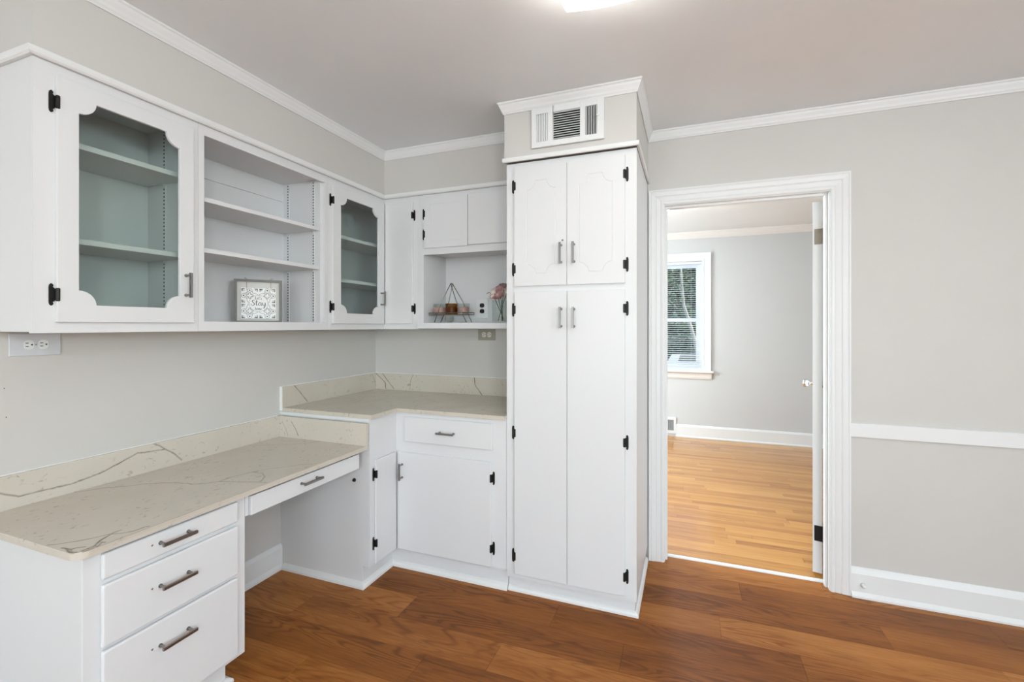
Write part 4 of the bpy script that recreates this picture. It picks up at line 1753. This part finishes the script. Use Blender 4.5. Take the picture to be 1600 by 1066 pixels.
# round panel with the words
m = MB()
RC2 = TW * 0.54
flat(m, [(RC2 * math.cos(2 * math.pi * i / 40), tz + RC2 * 0.98 * math.sin(2 * math.pi * i / 40)) for i in range(40)], YT - 0.0002, 0.0005)
link('medallion', m.mesh('medallion', 'tile_white'), tile)
m = MB()
ribbon(m, [(RC2 * math.cos(2 * math.pi * i / 40), tz + RC2 * 0.98 * math.sin(2 * math.pi * i / 40)) for i in range(41)], 0.0012, YT - 0.0004, 0.0005)
link('medallion_ring', m.mesh('medallion_ring', 'ink_grey', merge=False), tile)


def script(m, strokes, ox, oz, sc, w0, w1):
    """hand-drawn lettering strokes on a unit grid; thicker on the way down"""
    for st in strokes:
        P = []
        n = len(st)
        for i in range(n - 1):       # catmull-rom
            p0, p1, p2, p3 = [Vector(st[max(0, min(n - 1, i + k))]) for k in (-1, 0, 1, 2)]
            for t in [k / 5 for k in range(5)]:
                P.append(0.5 * ((2 * p1) + (p2 - p0) * t + (2 * p0 - 5 * p1 + 4 * p2 - p3) * t * t + (3 * p1 - p0 - 3 * p2 + p3) * t ** 3))
        P.append(Vector(st[-1]))
        ws = []
        for i, p in enumerate(P):
            d_ = (P[min(i + 1, len(P) - 1)] - P[max(i - 1, 0)])
            k = 0.5 - 0.5 * (d_.y / d_.length if d_.length > 1e-9 else 0)
            ws.append(w0 + (w1 - w0) * k)
        ribbon(m, [(ox + p.x * sc, oz + p.y * sc) for p in P], ws, YT - 0.0007, 0.0005)


S = [[(0.62, 0.88), (0.45, 1.0), (0.22, 0.92), (0.16, 0.70), (0.36, 0.52), (0.50, 0.32), (0.42, 0.08), (0.18, -0.02), (-0.05, 0.08), (-0.06, 0.22), (0.08, 0.24)]]
T = [[(0.22, 0.98), (0.16, 0.55), (0.14, 0.18), (0.26, 0.0), (0.42, 0.14)], [(-0.04, 0.66), (0.40, 0.70)]]
AA = [[(0.46, 0.52), (0.24, 0.56), (0.06, 0.30), (0.12, 0.04), (0.30, 0.06), (0.44, 0.30), (0.48, 0.54)], [(0.48, 0.54), (0.46, 0.20), (0.54, 0.0), (0.68, 0.14)]]
YY = [[(0.04, 0.54), (0.06, 0.20), (0.20, 0.02), (0.36, 0.16), (0.46, 0.54)], [(0.46, 0.54), (0.44, 0.0), (0.34, -0.42), (0.14, -0.46), (0.20, -0.22), (0.60, 0.12)]]
LL = [[(0.20, 1.0), (0.12, 0.5), (0.10, 0.1), (0.2, 0.0), (0.45, 0.06)]]
EE = [[(0.06, 0.24), (0.34, 0.32), (0.36, 0.50), (0.18, 0.54), (0.06, 0.30), (0.14, 0.02), (0.42, 0.12)]]
AP = [[(0.10, 1.0), (0.04, 0.78)]]
SS = [[(0.32, 0.50), (0.14, 0.54), (0.10, 0.38), (0.30, 0.22), (0.26, 0.02), (0.04, 0.04)]]
HH = [[(0.14, 1.0), (0.08, 0.0)], [(0.08, 0.30), (0.26, 0.54), (0.38, 0.40), (0.36, 0.06), (0.50, 0.06)]]
OO = [[(0.28, 0.54), (0.08, 0.36), (0.12, 0.04), (0.34, 0.04), (0.42, 0.32), (0.28, 0.54), (0.46, 0.44)]]
MM = [[(0.06, 0.50), (0.06, 0.0)], [(0.06, 0.34), (0.20, 0.54), (0.28, 0.38), (0.28, 0.0)], [(0.28, 0.36), (0.42, 0.54), (0.52, 0.36), (0.50, 0.06), (0.62, 0.06)]]
lm = MB()
sc = 0.0270
x = -0.0320
for L_, adv in ((S, 0.66), (T, 0.46), (AA, 0.68), (YY, 0.6)):
    script(lm, L_, x, tz - 0.0105, sc, 0.0008, 0.0030)
    x += adv * sc
sc = 0.0150
x = -0.0150
for L_, adv in ((LL, 0.48), (EE, 0.46), (T, 0.42), (AP, 0.20), (SS, 0.4)):
    script(lm, L_, x, tz + 0.0195, sc, 0.0006, 0.0018)
    x += adv * sc
sc = 0.0145
x = -0.0165
for L_, adv in ((HH, 0.54), (OO, 0.50), (MM, 0.70), (EE, 0.4)):
    script(lm, L_, x, tz - 0.0325, sc, 0.0006, 0.0018)
    x += adv * sc
link('lettering', lm.mesh('lettering', 'ink', merge=False), tile)

# ------------------------------------------------------------------ candle rack and jars in the niche
NZ = 1.3980
rk = thing('candle_rack', 'triangular metal wire rack with a shallow tray holding three candles', 'rack', (0.747, -0.200, NZ))
m = MB()
RY0, RY1 = -0.2525, -0.1475
XA, XB_, XM, ZA = 0.640, 0.868, 0.746, 1.650
for yy in (RY0, RY1):
    k = 0.010 if yy == RY0 else -0.004
    zs = 1.536
    fa = (zs - NZ) / (ZA - NZ)
    xl, xr = XA + k, XB_ + k
    m.tube([(xl, yy, NZ + 0.0032), (xl + (XM - xl) * fa, yy, zs), (XM, (yy + 0.20) * 0.25 - 0.20, ZA)], 0.0028, 8)
    m.tube([(xr, yy, NZ + 0.0032), (xr + (XM - xr) * fa, yy, zs), (XM, (yy + 0.20) * 0.25 - 0.20, ZA)], 0.0028, 8)
m.tube([(XM, -0.2135, ZA), (XM, -0.1865, ZA)], 0.0042, 8)
part('wire_frame', m, 'nickel', rk, smooth=True)
m = MB()
TZ = 1.4495
m.box(0.6060, 0.8830, -0.2455, -0.1545, TZ, TZ + 0.003)
part('tray', m, 'bronze', rk)
m = MB()
rim = [(0.605, -0.2455), (0.884, -0.2455), (0.884, -0.1545), (0.605, -0.1545), (0.605, -0.2455)]
for z in (TZ + 0.001, TZ + 0.014):
    m.tube([(a, b, z) for a, b in rim], 0.0022, 8)
for a, b in rim[:4]:
    m.tube([(a, b, TZ), (a, b, TZ + 0.014)], 0.002, 8)
part('tray_rail', m, 'bronze', rk)


def jar(x, wax, glass_m, label, gh):
    t = thing('candle_jar', label, 'candle', (x, -0.200, TZ + 0.0032))
    z0 = TZ + 0.0034
    m = MB()
    m.lathe([(0.0, 0.0), (0.038, 0.0), (0.0405, 0.003), (0.0405, gh), (0.0385, gh), (0.0385, 0.006), (0.0, 0.006)], (x, -0.200, z0), 28)
    part('glass', m, glass_m, t, smooth=False)
    m = MB()
    m.lathe([(0.0, 0.0066), (0.0380, 0.0066), (0.0380, 0.044), (0.036, 0.0455), (0.0, 0.045)], (x, -0.200, z0), 28)
    w_ = part('wax', m, wax, t)
    m = MB()
    m.tube([(x, -0.200, z0 + 0.044), (x + 0.001, -0.200, z0 + 0.053)], 0.0009, 6)
    part('wick', m, 'slot', w_)


jar(0.6560, 'wax_pink', 'clear', 'clear glass jar with pink candle on the rack tray farthest from the outlet', 0.070)
jar(0.7450, 'wax_gold', 'amber', 'amber glass jar with brown candle in the middle of the rack tray', 0.070)
jar(0.8310, 'wax_pink', 'clear', 'clear glass jar with pink candle on the rack tray next to the outlet', 0.070)
# small faceted glass holder under the tray
m = MB()
m.lathe([(0.0, 0.0), (0.018, 0.0), (0.030, 0.012), (0.034, 0.024), (0.030, 0.044), (0.028, 0.044), (0.0315, 0.024), (0.027, 0.013), (0.016, 0.004), (0.0, 0.004)], (0, 0, 0), 8)
o = link('tealight_holder', m.mesh('tealight_holder', 'clear'), None, (0.7300, -0.200, NZ + 0.0006))
tag(o, 'small faceted clear glass tealight holder standing under the candle tray', 'candle holder')

# ------------------------------------------------------------------ vase with flowers
VX, VY2 = 1.085, -0.200
vh = 0.040
m = MB()
for (r0, r1, z0, z1) in ((vh, vh, 0.0, 0.140),):
    o_ = [(-vh, -vh), (vh, -vh), (vh, vh), (-vh, vh)]
    i_ = [(a * 0.93, b * 0.93) for a, b in o_]
    vs = [(VX + a, VY2 + b, NZ + 0.0006) for a, b in o_] + [(VX + a, VY2 + b, NZ + 0.140) for a, b in o_] \
        + [(VX + a, VY2 + b, NZ + 0.140) for a, b in i_] + [(VX + a, VY2 + b, NZ + 0.010) for a, b in i_]
    fs = [(0, 1, 2, 3), (12, 13, 14, 15)]
    for lv in range(3):
        for i in range(4):
            fs.append((lv * 4 + i, lv * 4 + (i + 1) % 4, lv * 4 + 4 + (i + 1) % 4, lv * 4 + 4 + i))
    m.add(vs, fs)
single('flower_vase', m, 'clear', 'square clear glass vase on the niche shelf beside the outlet', 'vase', (VX, VY2, NZ + 0.0006), bevel=0.002)


def petal(m, c, ax, r, th1, a0, w_, flare, n=6):
    """cupped petal hugging a ball round the flower axis, rim flared outward"""
    vs, fs = [], []
    up = Vector(ax).normalized()
    s = up.orthogonal().normalized()
    t = up.cross(s)
    for j in range(n + 1):
        v = j / n
        th = R(25) + (th1 - R(25)) * v
        for i in range(n + 1):
            u = i / n - 0.5
            q = a0 + u * w_ * (0.45 + 0.75 * math.sin(math.pi * (0.15 + 0.62 * v)))
            drop = 0.30 * (2 * u) ** 2 * v * v
            rad = r * (math.sin(th) + flare * v ** 4) * (1 + 0.04 * math.cos(u * 11))
            hh = r * (-math.cos(th) - drop)
            vs.append(Vector(c) + (s * math.cos(q) + t * math.sin(q)) * rad + up * hh)
    for j in range(n):
        for i in range(n):
            a = j * (n + 1) + i
            fs.append((a, a + 1, a + n + 2, a + n + 1))
    m.add(vs, fs)


def flower(name, label, c, ax, r, mat, layers, foot, leaves=0, group=None):
    t = thing(name, label, 'flower', foot, group)
    m = MB()
    rr_ = random.Random(sum(map(ord, label)))
    for L_ in range(layers):
        k = L_ / max(1, layers - 1)
        n = 3 + L_
        for i in range(n):
            petal(m, c, ax, r * (0.34 + 0.66 * k), R(150 - 48 * k), 2 * math.pi * i / n + L_ * 0.7 + rr_.random() * 0.3, 2.3 - 0.6 * k, 0.02 + 0.26 * k)
    b = part('blossom', m, mat, t, smooth=True)
    md = b.modifiers.new('thick', 'SOLIDIFY')
    md.thickness = 0.0008
    m = MB()
    fv, cv = Vector(foot), Vector(c)
    mid = fv.lerp(cv, 0.55) + Vector((rr_.uniform(-0.006, 0.006), rr_.uniform(-0.004, 0.004), 0))
    m.tube([fv, fv.lerp(mid, 0.5), mid, cv], 0.0022, 7)
    part('stem', m, 'stem', t, smooth=True)
    for i in range(leaves):
        q = rr_.uniform(0, 6.28) if i else 3.5
        base = cv + Vector((0, 0, -r * 0.35))
        dr_ = Vector((math.cos(q), math.sin(q) * 0.6, rr_.uniform(-0.15, 0.2)))
        sd = Vector((0, 0, 1)).cross(dr_).normalized()
        ln, wd = r * 1.35, r * 0.34
        vs = []
        for j in range(6):
            v = j / 5
            wv = wd * math.sin(math.pi * min(1, v * 0.97 + 0.02)) ** 0.8
            p = base + dr_ * ln * v + Vector((0, 0, 0.012 * math.sin(v * 3)))
            vs += [p - sd * wv, p + Vector((0, 0, -0.002)), p + sd * wv]
        fs = []
        for j in range(5):
            a = j * 3
            fs += [(a, a + 1, a + 4, a + 3), (a + 1, a + 2, a + 5, a + 4)]
        mm = MB()
        mm.add(vs, fs)
        lf = part('leaf', mm, 'leaf', t, smooth=True)
        md = lf.modifiers.new('thick', 'SOLIDIFY')
        md.thickness = 0.0008


ZF = NZ + 0.0125
flower('rose', 'dusty pink open rose at the front of the vase', (1.076, -0.222, 1.579), (-0.25, -0.85, 0.45), 0.034, 'rose', 5, (1.100, -0.190, ZF), 2)
flower('rose', 'small dusty pink rose above the large pink rose', (1.083, -0.197, 1.622), (-0.1, -0.4, 0.9), 0.022, 'rose', 4, (1.096, -0.200, ZF), 1)
flower('peony', 'blush white peony leaning over the rim of the vase', (1.036, -0.206, 1.582), (-0.75, -0.55, 0.35), 0.030, 'blush', 5, (1.117, -0.208, ZF), 3)
flower('rose', 'pale blush rose close to the pantry side', (1.132, -0.200, 1.592), (0.5, -0.6, 0.6), 0.028, 'blush', 4, (1.070, -0.198, ZF), 2)
flower('protea', 'brown mauve bud at the top of the bouquet', (1.104, -0.180, 1.632), (0.15, -0.2, 1.0), 0.026, 'mauve', 4, (1.104, -0.215, ZF), 0)

# ------------------------------------------------------------------ garden outside the far window
w = MB()
w.box(-14, 16, YF + 0.16, 24, -0.62, -0.55)
o = struct('ground', w, 'lawn')


def foliage(m, c, rx, ry, rz, n, size, rg):
    for i in range(n):
        while True:
            p = Vector((rg.uniform(-1, 1), rg.uniform(-1, 1), rg.uniform(-1, 1)))
            if 0.35 < p.length < 1:
                break
        p = Vector((c[0] + p.x * rx, c[1] + p.y * ry, c[2] + p.z * rz))
        d1 = Vector((rg.gauss(0, 1), rg.gauss(0, 1), rg.gauss(0, 0.7))).normalized()
        d2 = d1.orthogonal().normalized()
        s = size * rg.uniform(0.6, 1.3)
        m.add([p - d1 * s, p - d2 * s * 0.5, p + d1 * s, p + d2 * s * 0.5], [(0, 1, 2, 3)])


def tree(label, c, rx, ry, rz, n, size, mat, bark, trunk, seed, name='tree', cat='tree'):
    t = thing(name, label, cat, (trunk[0][0], trunk[0][1], -0.55))
    rg = random.Random(seed)
    m = MB()
    foliage(m, c, rx, ry, rz, n, size, rg)
    part('crown', m, mat, t, merge=False)
    m = MB()
    m.tube(trunk, [0.10 * (1 - 0.6 * i / (len(trunk) - 1)) * (trunk_k) for i in range(len(trunk))], 8)
    part('trunk', m, bark, t, smooth=True)


trunk_k = 1.2
tree('dense green tree right behind the slender pale tree', (1.9, 12.2, 1.75), 2.3, 1.3, 2.3, 17000, 0.11, 'foliage', 'dark_bark', [(1.9, 12.2, -0.56), (2.0, 12.2, 1.0), (1.9, 12.2, 2.8)], 11)
tree('dense green tree at the shaded corner of the garden', (-3.0, 12.2, 1.75), 2.2, 1.3, 2.3, 4000, 0.10, 'foliage', 'dark_bark', [(-3.0, 12.2, -0.56), (-2.9, 12.2, 1.0), (-3.0, 12.2, 2.8)], 12)
trunk_k = 0.55
tree('slender tree with pale bark and yellowish leaves', (1.75, 8.6, 2.35), 0.6, 0.45, 0.6, 260, 0.035, 'foliage_pale', 'bark', [(2.52, 8.6, -0.56), (2.36, 8.6, 0.75), (2.24, 8.6, 1.25), (2.06, 8.6, 1.85), (2.02, 8.6, 2.3), (1.98, 8.6, 3.0)], 13)
trunk_k = 0.3
tree('low leafy hedge along the back of the garden', (1.6, 10.0, 0.55), 3.6, 0.45, 1.25, 11000, 0.075, 'foliage', 'dark_bark', [(1.6, 10.0, -0.56), (1.6, 10.0, 0.3)], 14, 'hedge', 'hedge')
w = MB()
w.box(1.88, 5.2, YF + 0.16, 6.46, -0.22, -0.12)
struct('deck', w, 'timber')
rb = thing('deck_railing', 'pale weathered timber deck railing turning a corner outside the window', 'railing', (1.94, 6.40, -0.12))
m = MB()
m.box(1.87, 5.2, 6.33, 6.47, 0.800, 0.838)
m.box(1.87, 2.01, YF + 0.17, 6.33, 0.800, 0.838)
part('cap_rail', m, 'timber', rb)
for z0, z1 in ((0.712, 0.799), (0.0, 0.085)):
    m = MB()
    m.box(1.985, 5.2, 6.38, 6.42, z0, z1)
    m.box(1.92, 1.96, YF + 0.17, 6.355, z0, z1)
    part('rail', m, 'timber', rb)
for (x_, y_) in ((1.94, 6.40), (3.6, 6.40), (5.15, 6.40), (1.94, 4.9)):
    m = MB()
    m.box(x_ - 0.045, x_ + 0.045, y_ - 0.045, y_ + 0.045, -0.119, 0.7995)
    part('post', m, 'timber', rb)
bal = MB().box(-0.016, 0.016, -0.016, 0.016, 0.0, 0.626).mesh('baluster', 'timber')
xx = 2.08
while xx < 5.1:
    if abs(xx - 3.6) > 0.07:
        link('baluster', bal, rb, (xx, 6.40, 0.0855))
    xx += 0.125
yy = YF + 0.28
while yy < 6.3:
    if abs(yy - 4.9) > 0.07:
        link('baluster', bal, rb, (1.94, yy, 0.0855))
    yy += 0.125
